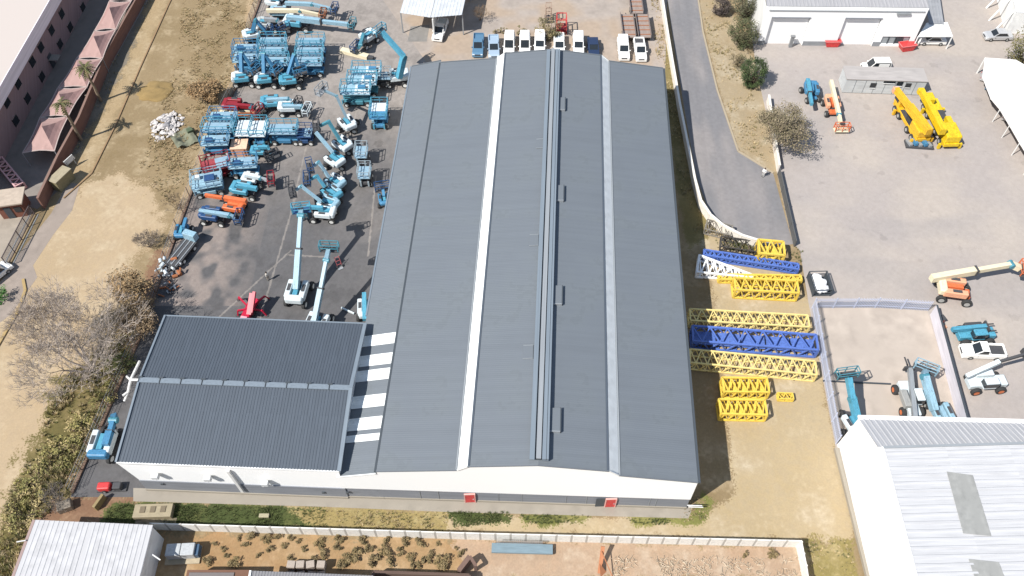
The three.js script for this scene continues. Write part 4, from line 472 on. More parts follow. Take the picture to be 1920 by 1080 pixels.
// boom lift: joints are [pixel x, pixel y, height] from the turret to the basket
function boomLift(label, px, py, deg, joints, o = {}) {
  const pos = G(px, py), t = thing(o.name || 'boom_lift', label, 'boom lift', pos, 0, o.group), k = o.s || 1, b = RY(deg * D2R), col = o.col || CYAN, boom = o.boom || col, cov = o.cover || COVER, r = 0.5 * k, rim = o.rim || RIMW;
  const J = joints.map(q => q.isVector3 ? q : G(...q)).map(q => q.sub(pos));
  new P(b).rbox(0, 0.75 * k, 0, 3 * k, 0.4 * k, 1.1 * k, 0.08).build('chassis', o.chassis || MECH, t); for (const x of [-1, 1]) { new P(b).box(x * 1.25 * k, 0.5 * k, 0, 0.25 * k, 0.25 * k, 1.9 * k).build('axle', MECH, t); for (const z of [-1, 1]) { const q = V(x * 1.25 * k, r, z * 0.98 * k).applyMatrix4(b); wheel(t, q.x, q.y, q.z, r, 0.38 * k, deg * D2R, rim); } }
  new P().cyl(V(0, 0.9 * k, 0), V(0, 1.15 * k, 0), 0.75 * k, 0.75 * k, 18).build('turntable', MECH, t);
  const f = J[1].clone().sub(J[0]), ang = o.turret !== undefined ? o.turret * D2R : Math.atan2(-f.z, f.x), tb = RY(ang);
  for (const z of [-1, 1]) { new P(tb).rbox(-0.25 * k, 1.52 * k, z * 0.78 * k, 2.3 * k, 0.78 * k, 0.62 * k, 0.14).build('side_cover', z < 0 ? cov : (o.cover2 || cov), t); new P(tb).box(-0.2 * k, 1.93 * k, z * 0.78 * k, 0.9 * k, 0.06, 0.34 * k).build('vent_panel', MECH, t); }
  new P(tb).rbox(-1.45 * k, 1.5 * k, 0, 0.8 * k, 0.85 * k, 1.9 * k, 0.25).build('counterweight', o.weight || cov, t); new P(tb).box(-0.3 * k, 1.5 * k, 0, 1.6 * k, 0.7 * k, 0.5 * k).build('boom_post', col, t);
  for (let i = 0; i < J.length - 1; i++) { const w = (o.w || 0.5) * k * (1 - i * 0.16), p = new P(); if (o.tele && i === o.tele - 1) { const m = J[i].clone().lerp(J[i + 1], 0.55); p.beam(J[i], m, w, w * 1.2); const s = p.build('boom_section', boom, t); beamMesh('inner_boom', m, J[i + 1], w * 0.7, w * 0.85, o.inner || boom, s); beamMesh('boom_collar', m.clone().lerp(J[i], 0.02), m.clone().lerp(J[i + 1], 0.03), w * 1.2, w * 1.4, MECH, s); } else { p.beam(J[i], J[i + 1], w, w * 1.2); p.build('boom_section', boom, t); } if (i) { const c = V(-f.z, 0, f.x).setY(0).normalize().multiplyScalar(w * 0.75); new P().cyl(J[i].clone().add(c), J[i].clone().sub(c), w * 0.62, w * 0.62, 10).build('pivot', o.pivot || TEAL, t); } }
  { const a = J[0].clone().lerp(J[1], 0.08); a.y -= 0.35 * k; const c = J[0].clone().lerp(J[1], 0.45); c.y -= 0.22 * k; new P().cyl(a, c, 0.09 * k).build('hydraulic_cylinder', STEEL, t); }
  if (o.basket !== false) { const e = J[J.length - 1], g = e.clone().sub(J[J.length - 2]).setY(0).normalize(), ba = (o.basketTurn !== undefined ? o.basketTurn * D2R : Math.atan2(-g.z, g.x)); const m = new THREE.Matrix4().makeTranslation(e.x + Math.cos(ba) * 0.5, e.y - 0.35, e.z - Math.sin(ba) * 0.5).multiply(RY(ba)), bw = o.bw || 2.2; const bk = new P(m).box(0, 0, 0, 0.95, 0.1, bw).build('basket', o.bfloor || MECH, t); rails(bk, o.brail || TEAL, 0.95, bw, 0.05, 1.1, m, 'basket_rail', 0.08); new P(m).rbox(-0.35, 0.95, 0, 0.25, 0.35, 0.7, 0.05).build('control_panel', MECH, bk); }
  return t;
}
// -- far row
boomLift('pale grey boom lift at the far fence corner with dark folded basket', 522, 16, 5, [[535, 6, 2.2], [585, 8, 2.6], [622, 17, 2.0]], { cover: COVER, boom: PALEB, brail: NAVY });
boomLift('cream boomed lift lying low behind the big pale blue telescopic', 530, 34, 0, [[500, 20, 2.2], [562, 20, 2.3], [600, 28, 1.6]], { boom: CREAM, cover: PALEB, col: ORANGE, brail: RUST });
boomLift('big pale blue telescopic boom lift reaching level toward the beam', 560, 55, 2, [[538, 33, 2.4], [655, 46, 2.4]], { s: 1.15, boom: PALEB, cover: COVER, cover2: CYAN, tele: 1, w: 0.62, brail: TEAL });
boomLift('grey covered lift wedged between the cream lift and white turret', 505, 56, 0, [[496, 36, 2.2], [520, 38, 2.2], [528, 50, 1.4]], { boom: STEEL, cover: M([0.42, 0.45, 0.45], { map: grime }), brail: NAVY });
boomLift('white turret boom lift with blue A-shaped arms at the fence', 480, 76, 0, [[474, 58, 2.2], [479, 38, 4.4], [500, 60, 2.2]], { boom: BLUE, brail: NAVY, turret: 20 });
// -- blocks of scissor lifts
const SK = { a: { L: 4.4, Wd: 2.2, H: 2.4, col: BLUE, rail: CYAN }, b: { L: 4.0, Wd: 2.2, H: 2.2, col: BLUE, rail: BLUE, deck: PALEB, load: [[-0.2, 0.1, 1, 0.7, NAVY]] }, c: { L: 4.6, Wd: 2.3, H: 2.6, col: TEAL, rail: CYAN, deck: PALEB, ext: COVER, load: [[0.2, -0.1, 1.2, 0.5, BLUE]] }, d: { L: 3.4, Wd: 2.3, H: 2.3, col: BLUE, rail: CYAN, deck: COVER, ext: COVER }, n: { L: 2.4, Wd: 1.8, H: 1.9, col: MECH, rail: M([0.3, 0.36, 0.4], { map: grime }), deck: DECK, r: 0.36 }, m: { L: 4.0, Wd: 2.4, H: 2.2, col: MAROON, rail: MAROON, deck: paint(0.34, 0.06, 0.07) } };
const gB = 'blue scissor lifts packed along the fence';
placeScissor('b', SK.b, 468, 112, 0, 'dark blue scissor lift at the fence next to the white turret lift', gB); placeScissor('b', SK.b, 468, 130, 0, 'dark blue scissor lift at the fence behind the first white-capped boom lift', gB);
placeScissor('a', SK.a, 518, 101, 0, 'pale decked scissor lift next to the level telescopic boom lift', 'pale decked scissor lifts of the fence block'); placeScissor('a', SK.a, 519, 119, 0, 'pale decked scissor lift in the middle of the packed fence block', 'pale decked scissor lifts of the fence block'); placeScissor('a', SK.a, 523, 138, 0, 'pale decked scissor lift behind the white-capped boom lifts', 'pale decked scissor lifts of the fence block');
for (const [x, y, l] of [[589, 102, 'scissor lift ending the tight row of three on the level telescopic side'], [587, 120, 'scissor lift in the middle of the tight row of three'], [585, 138, 'scissor lift ending the tight row of three by the blue-capped boom lift']]) placeScissor('a', SK.a, x, y, 0, l, 'tight row of three scissor lifts');
for (const [x, y, l] of [[692, 158, 'teal scissor lift of three by the tall boom, on the beam side'], [684, 175, 'teal scissor lift in the middle of three by the tall boom'], [672, 193, 'teal scissor lift of three by the tall boom, on the end-on lift side']]) placeScissor('c', SK.c, x, y, 0, l, 'teal scissor lifts by the tall boom');
placeScissor('n', SK.n, 722, 160, 0, 'small grey scissor lift tucked beside the tall boom base'); placeScissor('d', { ...SK.d, L: 3.6, Wd: 2.6, H: 2.3, deck: BLUE }, 714, 230, 90, 'bright blue scissor lift parked end-on by the lean-to');
scene.children[scene.children.length - 1].name = 'scissor_lift_end_on';
placeScissor('n', SK.n, 681, 303, 90, 'small grey scissor lift by the lean-to, the one behind its twin', 'small grey scissor lifts by the lean-to'); placeScissor('n', SK.n, 687, 341, 90, 'small grey scissor lift by the lean-to with clear paving in front', 'small grey scissor lifts by the lean-to');
// -- three white-capped boom lifts in front of the block
for (const [x, y, l, c] of [[461, 157, 'white-capped boom lift with upright arm nearest the fence', COVER], [503, 159, 'white-capped boom lift with upright arm between white-capped and blue-capped lifts', COVER], [549, 161, 'blue-capped boom lift with slanted arm at the block corner', CYAN]]) boomLift(l, x, y, 0, [[x - 8, y - 22, 2.2], [x - 9 + (c === CYAN ? 12 : 0), y - 58, 4.6], [x + 12, y - 30, 2.4]], { cover: c, cover2: CYAN, weight: c, boom: BLUE, turret: 10, brail: BLUE, group: 'boom lifts in front of the scissor block' });
// -- column of boom lifts down the yard
boomLift('slim-armed boom lift reaching up toward grey basket past the teal row', 652, 241, -4, [[650, 222, 2.6], [631, 180, 5.2], [608, 170, 5.4]], { boom: paint(0.2, 0.3, 0.36), w: 0.34, bfloor: STEEL, brail: STEEL });
boomLift('boom lift with bent elbow arm and dark basket second in the column', 642, 281, -4, [[637, 262, 2.6], [616, 228, 5.0], [600, 236, 4.4]], { boom: TEAL, w: 0.4, brail: MECH });
boomLift('boom lift with pale straight arm and low front arm third in the column', 628, 310, -2, [[624, 286, 2.6], [592, 248, 4.6]], { boom: PALEB, w: 0.42, basket: false, cover2: CYAN });
boomLift('boom lift with slanting pale arm, basket beside the shadow bar', 628, 352, 0, [[617, 333, 2.6], [597, 304, 4.8], [588, 311, 4.3]], { boom: PALEB, w: 0.36, brail: NAVY, cover: PALEB, cover2: COVER });
boomLift('low armed boom lift pressed between taller neighbours in the column', 622, 372, 0, [[609, 351, 2.4], [594, 330, 3.8], [583, 336, 3.3]], { boom: CYAN, w: 0.36, brail: NAVY, cover: CYAN, cover2: PALEB });
boomLift('boom lift with long thin outstretched arm and dark basket', 615, 392, 0, [[602, 378, 2.6], [565, 349, 4.4], [555, 356, 3.9]], { boom: PALEB, w: 0.34, brail: MECH, cover: PALEB });
boomLift('white boom lift at the open end of the column with folded low arm', 608, 409, -2, [[606, 390, 2.2], [576, 388, 2.1], [572, 397, 1.4]], { boom: CYAN, w: 0.42, brail: TEAL });
// -- big telescopics by the small hall
boomLift('tall pale blue telescopic boom lift standing upright beyond the small hall', 563, 556, 80, [[555, 542, 2.4], [564, 404, 8.2], [565, 397, 7.8]], { s: 1.2, boom: PALEB, tele: 1, w: 0.56, bw: 2.4, brail: CYAN, bfloor: NAVY });
boomLift('tall blue-grey telescopic boom lift partly behind the small hall roof', 600, 618, 80, [[589, 605, 2.4], [612, 488, 7.0], [616, 470, 7.0]], { s: 1.2, boom: paint(0.24, 0.38, 0.46), tele: 1, w: 0.5, bw: 2.4, brail: TEAL });
boomLift('narrow cyan boom lift squeezed against the lean-to wall', 690, 585, 88, [[684, 600, 2.2], [683, 550, 2.6]], { boom: CYAN, w: 0.5, basket: false });
// -- Z boom with tall basket, and its neighbour
boomLift('tall cyan articulated boom bending over from the teal lifts', 745, 156, 0, [[748, 146, 2.2], [757, 106, 5.6], [716, 60, 8.4]], { s: 1.1, boom: CYAN, w: 0.66, brail: CYAN, bw: 2.4, turret: 190 });
boomLift('white and dark boom lift under the raised basket near the cream beam', 690, 82, 50, [[682, 64, 2.2], [676, 84, 2.2], [672, 90, 1.4]], { boom: TEAL, brail: NAVY, turret: 230 });
boomLift('small blue lift half hidden behind the lean-to roof edge', 722, 380, 90, [[720, 368, 2], [718, 356, 2.4]], { s: 0.75, boom: BLUE, cover: BLUE, brail: NAVY });
// -- left side rows
boomLift('pale blue stowed boom lift behind the maroon one', 515, 203, 0, [[500, 188, 2.1], [540, 186, 2.0], [552, 194, 1.4]], { boom: PALEB, cover: CYAN, brail: MECH });
boomLift('pale blue stowed boom lift with white ribs beside the open paving', 548, 212, 0, [[530, 200, 2.0], [566, 200, 1.9], [570, 206, 1.3]], { boom: PALEB, cover: COVER, brail: COVER });
boomLift('maroon stowed boom lift against the dry bush by the fence', 445, 209, 0, [[425, 196, 1.8], [470, 200, 1.7], [478, 206, 1.3]], { boom: MAROON, cover: MAROON, brail: MAROON, col: MAROON, rim: RIMG });
placeScissor('b', SK.b, 426, 240, 0, 'blue scissor lift with cluttered deck beside the rusty timber stack'); placeScissor('a', SK.a, 418, 262, 0, 'pale decked scissor lift with clear deck at the fence behind the peach crate');
placeScissor('b', SK.b, 412, 284, 3, 'blue scissor lift with cluttered deck beside the maroon scissor lift'); placeScissor('d2', SK.d, 465, 262, 90, 'white decked scissor lift of the end-on pair, behind the peach crate', 'white decked pair'); placeScissor('d2', SK.d, 493, 263, 90, 'white decked scissor lift of the end-on pair, behind the small cyan lift', 'white decked pair');
placeScissor('a', SK.a, 538, 265, 0, 'white decked scissor lift beside the navy cage'); placeScissor('k', { L: 2.2, Wd: 2.0, H: 1.8, col: NAVY, rail: NAVY, deck: NAVY }, 576, 266, 0, 'navy blue scissor cage at the row end by the column');
placeScissor('m', SK.m, 414, 328, 20, 'maroon scissor lift beside the fence rails'); placeScissor('b', SK.b, 464, 326, 5, 'blue scissor lift between the maroon one and open paving');
placeScissor('e', { L: 4.2, Wd: 3.0, H: 2.0, col: PALEB, rail: PALEB, deck: PALEB, load: [[0.1, 0, 1.4, 1.2, NAVY], [-0.3, -0.2, 0.8, 0.6, COVER]] }, 396, 357, 14, 'broad pale blue scissor lift with dark box on deck');
boomLift('small cyan stowed boom lift beside the peach crate', 492, 292, 0, [[484, 276, 1.9], [502, 276, 1.9], [508, 288, 1.2]], { s: 0.8, boom: CYAN, cover: CYAN, brail: MECH });
boomLift('cyan covered boom lift with leaning mast beside the orange-red one', 462, 366, -6, [[446, 348, 2.0], [482, 354, 2.0]], { boom: CYAN, cover: CYAN, basket: false });
boomLift('white and rusty boom lift with red basket pointing at the column', 478, 345, -4, [[460, 328, 2.2], [488, 334, 2.0], [502, 338, 1.4]], { s: 0.85, boom: COVER, cover: COVER, col: RUST, brail: MAROON });
boomLift('orange-red telescopic boom lift stowed across the yard edge', 440, 397, -6, [[462, 378, 2.2], [385, 366, 2.0]], { boom: ORANGE, cover: ORANGE, col: ORANGE, tele: 1, w: 0.55, brail: ORANGE, basket: false, chassis: ORANGE, weight: ORANGE });
boomLift('pale blue stowed boom lift with navy basket next to the orange-red one', 405, 414, -8, [[374, 396, 1.8], [430, 404, 1.7], [442, 408, 1.3]], { boom: PALEB, cover: NAVY, brail: NAVY, col: BLUE });
boomLift('small navy boom lift tight against the fence kerb', 346, 440, 80, [[344, 428, 1.9], [349, 410, 1.9]], { s: 0.8, boom: BLUE, cover: BLUE, basket: false });
boomLift('blue boom truck parked beside the small hall end wall', 205, 838, 78, [[199, 836, 2.4], [213, 788, 2.6], [215, 780, 2.0]], { s: 1.2, boom: BLUE, tele: 1, w: 0.62, basket: false, cover: COVER, weight: BLUE });
// -- red tracked spider lift
{ const c = G(470, 586), t = thing('spider_lift', 'crimson spider lift with splayed outrigger legs beyond the small hall', 'spider lift', c, 0); const J = [[468, 590, 1.2], [474, 550, 2.6]].map(q => G(...q).sub(c)); new P(RY(1.35)).rbox(0, 0.6, 0, 3.4, 0.7, 1.1, 0.1).build('body', CRIMSON, t); const s = new P().beam(J[0], J[1], 0.6, 0.7).build('boom_section', CRIMSON, t); new P().beam(J[0].clone().add(V(0.35, 0.45, 0)), J[1].clone().add(V(0.3, 0.35, 0)), 0.35, 0.4).build('jib', CRIMSON, t); for (const [px, py] of [[448, 562], [446, 592], [505, 560], [500, 592]]) { const f = G(px, py).sub(c); const l = new P().beam(V(f.x * 0.15, 0.9, f.z * 0.2), V(f.x * 0.85, 1.0, f.z * 0.85), 0.2, 0.22).beam(V(f.x * 0.85, 1.0, f.z * 0.85), f, 0.16).build('outrigger', CRIMSON, t); new P().cyl(V(f.x, 0, f.z), V(f.x, 0.08, f.z), 0.28).build('foot_pad', MECH, l); } for (const x of [-0.6, 0.6]) new P(RY(1.35)).rbox(0, 0.25, x, 2.2, 0.5, 0.35, 0.2).build('track', TYRE, t); new P(RY(1.35)).box(-1.6, 0.8, 0, 0.5, 0.6, 0.8).build('control_box', M([0.7, 0.35, 0.4], { map: grime }), t); }
// -- odds and ends in the machine yard
{ const t = thing('cream_beam', 'long cream box beam lying on the paving by the scissor row', 'beam'), a = G(640, 94, 0.35), b = G(690, 107, 0.35); beamMesh('beam', a, b, 0.95, 0.6, CREAM, t); beamMesh('end_plate', b, G(700, 109, 0.3), 0.7, 0.4, MECH, t); }
{ const t = thing('peach_crate', 'peach painted machine crate among the blue lifts', 'crate', G(453, 284), 0.05); new P().rbox(0, 0.7, 0, 2.3, 1.4, 2.0, 0.06).build('box', PEACH, t); new P().box(0, 1.46, 0, 2.4, 0.1, 2.1).build('lid', M([0.75, 0.5, 0.36], { map: grime }), t); for (const x of [-0.8, 0.8]) new P().box(x, 0.7, 1.03, 0.16, 1.3, 0.08).build('batten', RUST, t); }
{ const t = thing('timber_stack', 'stack of rusty brown timbers behind the cluttered blue lift', 'timber', G(452, 220), 0.02); for (let i = 0; i < 9; i++) new P().box(rr(-0.6, 0.6), 0.15 + Math.floor(i / 3) * 0.28, -0.6 + (i % 3) * 0.6, rr(5, 7), 0.24, 0.4).build('timber', i % 3 ? RUST : CREAM, t); }
{ const t = thing('flat_trailer', 'dark flat trailer with pale blue head box beside the fence', 'trailer', G(345, 478), 1.2); new P().box(0, 0.85, 0, 5.2, 0.16, 2.0).build('deck', MECH, t); for (const z of [-0.55, 0.1, 0.75]) new P().box(0, 0.97, z, 5.0, 0.08, 0.12).build('board', STEEL, t); for (const x of [-1.2, 1.2]) for (const z of [-0.95, 0.95]) wheel(t, x, 0.42, z, 0.42, 0.25, 0); new P().rbox(2.3, 1.5, 0, 0.9, 1.2, 1.8, 0.06).build('head_board', PALEB, t); new P().beam(V(-2.6, 0.8, 0), V(-3.8, 0.5, 0), 0.12).build('drawbar', MECH, t); }
{ const t = thing('scrap_heap', 'heap of white and brown scrap pipes against the fence', 'scrap', G(322, 505)); for (let i = 0; i < 26; i++) { const a = V(rr(-1.6, 1.6), rr(0.15, 0.9), rr(-1.3, 1.6)), b = a.clone().add(V(rr(-0.8, 0.8), rr(-0.2, 0.3), rr(-0.8, 0.8))); b.y = Math.max(0.1, b.y); new P().cyl(a, b, rr(0.12, 0.26), undefined, 8).build('pipe', [COVER, COVER, RUST, STEEL][i % 4], t); } }
{ const t = thing('scrap_heap', 'low spill of rusty scrap on the fence kerb below the white pipes', 'scrap', G(312, 540)); for (let i = 0; i < 14; i++) { const a = V(rr(-1.2, 1.2), rr(0.1, 0.4), rr(-1.2, 1.2)), b = a.clone().add(V(rr(-0.9, 0.9), rr(-0.05, 0.2), rr(-0.9, 0.9))); new P().beam(a, b, rr(0.1, 0.22)).build('piece', [RUST, MECH, STEEL][i % 3], t); } }
{ const t = thing('air_compressor', 'small red compressor with dark motor beyond the small hall corner', 'compressor', G(208, 916), 0.05); new P().rbox(-0.5, 0.55, 0, 1.4, 0.8, 0.9, 0.2).build('housing', REDP, t); new P().rbox(0.9, 0.5, 0, 0.9, 0.7, 0.8, 0.1).build('motor', MECH, t); new P().box(0.2, 0.12, 0, 3.2, 0.14, 0.9).build('skid', MECH, t); for (const z of [-0.5, 0.5]) wheel(t, -0.5, 0.25, z, 0.25, 0.14, 0, RIMG); }
{ const t = thing('white_rail', 'white steel tube lying between the tall telescopic and lean-to', 'tube'); beamMesh('tube', G(640, 577, 0.15), G(664, 588, 0.15), 0.2, 0.2, COVER, t); new P().rbox(0, 0, 0, 0.1, 0.1, 0.1, 0.02); }
{ const t = thing('hand_truck', 'small red hand truck standing between the two tall telescopics', 'hand truck', G(637, 500), 0.5); const p = new P(); for (const x of [-0.3, 0.3]) p.beam(V(x, 0.2, 0), V(x, 1.5, -0.6), 0.06); for (const h of [0.4, 0.9, 1.4]) p.beam(V(-0.3, h, -h * 0.45 + 0.1), V(0.3, h, -h * 0.45 + 0.1), 0.05); p.build('frame', paint(0.5, 0.12, 0.12), t); for (const x of [-0.35, 0.35]) wheel(t, x, 0.2, 0.1, 0.2, 0.1, Math.PI / 2, RIMG); new P().box(0, 0.06, 0.35, 0.7, 0.05, 0.4).build('toe_plate', STEEL, t); }
// red lift frames and dark trailers at the top of the yard
{ const t = thing('red_lift_frame', 'red steel lift frame standing behind the parked cars', 'lift', G(1052, 58)); const p = new P(); for (const x of [-0.8, 0.8]) for (const z of [-1, 1]) p.box(x, 1.4, z, 0.12, 2.8, 0.12); for (const h of [0.5, 1.6, 2.8]) { for (const z of [-1, 1]) p.box(0, h, z, 1.7, 0.12, 0.12); for (const x of [-0.8, 0.8]) p.box(x, h, 0, 0.12, 0.12, 2); } p.build('frame', paint(0.62, 0.09, 0.08), t); new P().rbox(0, 0.6, 0, 1.4, 0.7, 1.8, 0.08).build('base', MAROON, t); for (const x of [-0.7, 0.7]) for (const z of [-0.8, 0.8]) wheel(t, x, 0.3, z, 0.3, 0.2, 0, RIMG); }
{ const t = thing('tan_lift_frame', 'narrow tan steel lift mast beside the red lift frame', 'lift', G(1028, 38)); const p = new P(); for (const x of [-0.45, 0.45]) for (const z of [-0.8, 0.8]) p.box(x, 1.5, z, 0.1, 3, 0.1); for (const h of [0.5, 1.2, 2, 2.9]) { for (const z of [-0.8, 0.8]) p.box(0, h, z, 1, 0.1, 0.1); for (const x of [-0.45, 0.45]) p.box(x, h, 0, 0.1, 0.1, 1.6); } p.build('frame', M([0.36, 0.26, 0.2], { map: grime }), t); new P().box(0, 0.3, 0, 1.2, 0.4, 1.8).build('base', MECH, t); }
for (const [x, y, l] of [[1176, 58, 'brown flatbed trailer with dark wheels behind the two white pickups, beside its twin on the road side'], [1204, 58, 'brown flatbed trailer with dark wheels by the grass bank'], [1190, 14, 'dark skeletal trailer at the far end of the parking apron']]) { const t = thing('flatbed_trailer', l.split(',')[0], 'trailer', G(x, y), Math.PI / 2, 'brown trailers'); new P().box(0, 1.0, 0, 6.2, 0.16, 2.1).build('deck', M([0.3, 0.24, 0.21], { map: grime }), t); for (let i = 0; i < 5; i++) new P().box(-2.4 + i * 1.2, 1.12, 0, 0.12, 0.08, 2.1).build('cross_bar', RUST, t); for (const xx of [-2.2, -1.3]) for (const z of [-0.9, 0.9]) wheel(t, xx, 0.46, z, 0.46, 0.3, 0, RIMG); for (const z of [-1.05, 1.05]) new P().box(0, 1.35, z, 6.2, 0.5, 0.06).build('side_board', M([0.22, 0.18, 0.17], { map: grime }), t); new P().beam(V(3.1, 0.9, 0), V(4.2, 0.5, 0), 0.12).build('drawbar', MECH, t); }
// ---------- cars ----------
function vehicle(kind, col, o = {}) { // nose toward +x
  const t = new THREE.Group(), pick = kind === 'pickup', van = kind === 'van', L = o.L || (pick ? 5.1 : 4.4), Wd = 1.78, hb = pick ? 0.95 : 0.85; const sh = new THREE.Shape(); const l = L / 2;
  const pts = [[-l, 0.35], [-l + 0.05, hb], [l * 0.4, hb + 0.02], [l - 0.35, hb - 0.08], [l, hb - 0.3], [l, 0.35]]; sh.moveTo(...pts[0]); for (const p of pts.slice(1)) sh.lineTo(...p); sh.closePath(); let g = new THREE.ExtrudeGeometry(sh, { depth: Wd - 0.16, bevelEnabled: true, bevelSize: 0.07, bevelThickness: 0.08, bevelSegments: 2 }); g.translate(0, 0, -(Wd - 0.16) / 2); mesh('body', g, col, t);
  const c0 = pick ? -0.35 : van ? -l + 0.25 : -l + 0.7, c1 = pick ? l - 1.35 : van ? l - 0.9 : l - 1.15, hr = pick ? 1.72 : van ? 1.9 : 1.45, s2 = new THREE.Shape(); const cp = [[c0 - 0.05, hb - 0.03], [c0 + (pick ? 0.12 : van ? 0.1 : 0.55), hr], [c1 - 0.65, hr], [c1 + 0.12, hb - 0.03]]; s2.moveTo(...cp[0]); for (const p of cp.slice(1)) s2.lineTo(...p); s2.closePath(); g = new THREE.ExtrudeGeometry(s2, { depth: Wd - 0.4, bevelEnabled: true, bevelSize: 0.03, bevelThickness: 0.06, bevelSegments: 1 }); g.translate(0, 0, -(Wd - 0.4) / 2); mesh('cab_glass', g, GLASS, t);
  const rx0 = cp[1][0] - 0.04, rx1 = cp[2][0] + 0.06; new P().rbox((rx0 + rx1) / 2, hr + 0.03, 0, rx1 - rx0, 0.1, Wd - 0.3, 0.045).build('roof', col, t);
  for (const z of [-1, 1]) { for (const [a, b] of [[cp[3], cp[2]], [cp[0], cp[1]]]) beamMesh('pillar', V(a[0], a[1], z * (Wd / 2 - 0.15)), V(b[0], b[1], z * (Wd / 2 - 0.17)), 0.1, 0.09, col, t); new P().rbox(c1 - 0.1, hb + 0.15, z * (Wd / 2 + 0.08), 0.16, 0.14, 0.2, 0.03).build('mirror', col, t); new P().rbox(l - 0.02, hb - 0.22, z * (Wd / 2 - 0.25), 0.12, 0.16, 0.34, 0.03).build('headlight', M([0.7, 0.7, 0.68], { roughness: 0.15 }), t); new P().box(-l - 0.04, hb - 0.15, z * (Wd / 2 - 0.15), 0.06, 0.25, 0.16).build('tail_light', paint(0.4, 0.02, 0.02), t); for (const x of [-1, 1]) wheel(t, x * L * 0.305, 0.34, z * (Wd / 2 - 0.08), 0.34, 0.22, 0, RIMG); }
  new P().box(l + 0.06, hb - 0.25, 0, 0.06, 0.2, 0.9).build('grille', MECH, t);
  if (van) for (const z of [-1, 1]) new P().box((c0 + c1) / 2 - 0.5, hb + 0.45, z * (Wd / 2 - 0.12), c1 - c0 - 1.6, 0.85, 0.1).build('side_panel', col, t);
  if (pick) { if (o.canopy) new P().rbox(-l + 1.05, 1.32, 0, 1.95, 0.8, Wd - 0.16, 0.12).build('canopy', col, t); else { new P().box(-l + 1.1, hb + 0.06, 0, 1.85, 0.04, Wd - 0.4).build('load_bed', o.bed || MECH, t); for (const z of [-1, 1]) new P().box(-l + 1.1, hb + 0.16, z * (Wd / 2 - 0.1), 2.0, 0.3, 0.1).build('bed_side', col, t); new P().box(-l + 0.1, hb + 0.16, 0, 0.1, 0.3, Wd - 0.3).build('tail_gate', col, t); } }
  return t;
}
const CARS = {}; function car(key, kind, col, px, py, deg, label, group, o) { let t = CARS[key] ? CARS[key].clone() : CARS[key] = vehicle(kind, col, o); t.name = numbered(kind === 'pickup' ? 'pickup_truck' : kind === 'van' ? 'panel_van' : 'sedan_car'); t.position.copy(G(px, py)); t.rotation.y = (deg + rr(-2.5, 2.5)) * D2R; scene.add(t); tag(t, label, kind === 'pickup' ? 'pickup' : kind === 'van' ? 'van' : 'car', group); return t; }
const CW = M([0.8, 0.79, 0.76], { roughness: 0.3 }), CBL = M([0.12, 0.24, 0.36], { roughness: 0.3, metalness: 0.3 }), CPB = M([0.4, 0.5, 0.6], { roughness: 0.3, metalness: 0.3 }), CNV = M([0.02, 0.035, 0.08], { roughness: 0.3 }), CSIL = M([0.5, 0.5, 0.5], { roughness: 0.3, metalness: 0.3 }); const gC = 'vehicles parked behind the workshop';
car('bl', 'pickup', CBL, 897, 91, -90, 'blue pickup at the open end of the parked row', gC, { bed: CBL }); car('pb', 'pickup', CPB, 926, 94, -90, 'pale blue pickup between the blue one and white vans', gC, { bed: CPB });
car('wv', 'van', CW, 955, 88, -90, 'white van beside the pale blue pickup', gC); car('wv', 'van', CW, 984, 88, -90, 'white van second from the pale blue pickup', gC); car('wc', 'pickup', CW, 1012, 88, -90, 'white canopied pickup beside the bush', gC, { canopy: true }); car('wb', 'pickup', CW, 1048, 90, -90, 'white open pickup parked in front of the red lift frame', gC, { bed: COVER }); car('wc', 'pickup', CW, 1084, 90, -90, 'white canopied pickup beside the navy car', gC); car('nv', 'sedan', CNV, 1112, 94, -90, 'navy car in the parked row next to the gap', gC);
car('wc', 'pickup', CW, 1168, 97, -90, 'white canopied pickup beyond the gap, away from the grass bank', gC); car('wd', 'pickup', CW, 1199, 99, -90, 'white pickup with dark load bed next to the grass bank', gC, { bed: MECH });
car('wb', 'pickup', COVER, 826, 62, -80, 'white and blue machine truck half in canopy shade'); car('si', 'sedan', CSIL, 1868, 72, 180, 'silver sedan driving across the far yard'); car('ws', 'sedan', CW, 1744, 80, 180, 'white sedan beneath the small white carport'); car('wv2', 'van', CW, 1640, 131, 180, 'white van parked behind the grey site office');
for (const [i, x, y, k, c, l] of [[0, 1864, 154, 'd1', CSIL, 'grey car nosed under the long carport at its rounded end'], [1, 1874, 172, 'd2', CBL, 'blue car nosed under the long white carport'], [2, 1884, 190, 'd3', CNV, 'black car nosed under the long white carport'], [3, 1906, 228, 'd4', CSIL, 'silver car nosed under the long carport near its struts']]) car(k, 'sedan', c, x, y, -25, l, 'cars under the long carport');
car('wv3', 'van', CW, -6, 520, 60, 'white van beside the hedge at the office entrance');
// ---------- machines on the right-hand yard ----------
boomLift('blue stowed boom lift standing alone by the white workshop', 1517, 182, 100, [[1514, 150, 1.9], [1522, 196, 2.0]], { boom: CYAN, cover: BLUE, col: BLUE, tele: 1, w: 0.6, basket: false, chassis: BLUE, rim: RIMG, weight: BLUE });
boomLift('orange boom lift with cream arm and jib head on the ground', 1556, 208, 90, [[1558, 152, 2.2], [1573, 214, 2.0], [1577, 236, 0.9]], { boom: CREAM, cover: PEACH, col: ORANGE, w: 0.5, brail: ORANGE, bfloor: CREAM, chassis: ORANGE, rim: RIMG, basketTurn: -90, weight: PEACH });
boomLift('orange boom lift with long cream arm stretched level', 1783, 556, -12, [[1746, 522, 2.6], [1896, 496, 2.8], [1912, 503, 2.4]], { s: 1.25, boom: CREAM, cover: PEACH, col: ORANGE, tele: 1, w: 0.62, brail: ORANGE, weight: CREAM, chassis: ORANGE, rim: RIMG, turret: -10 });
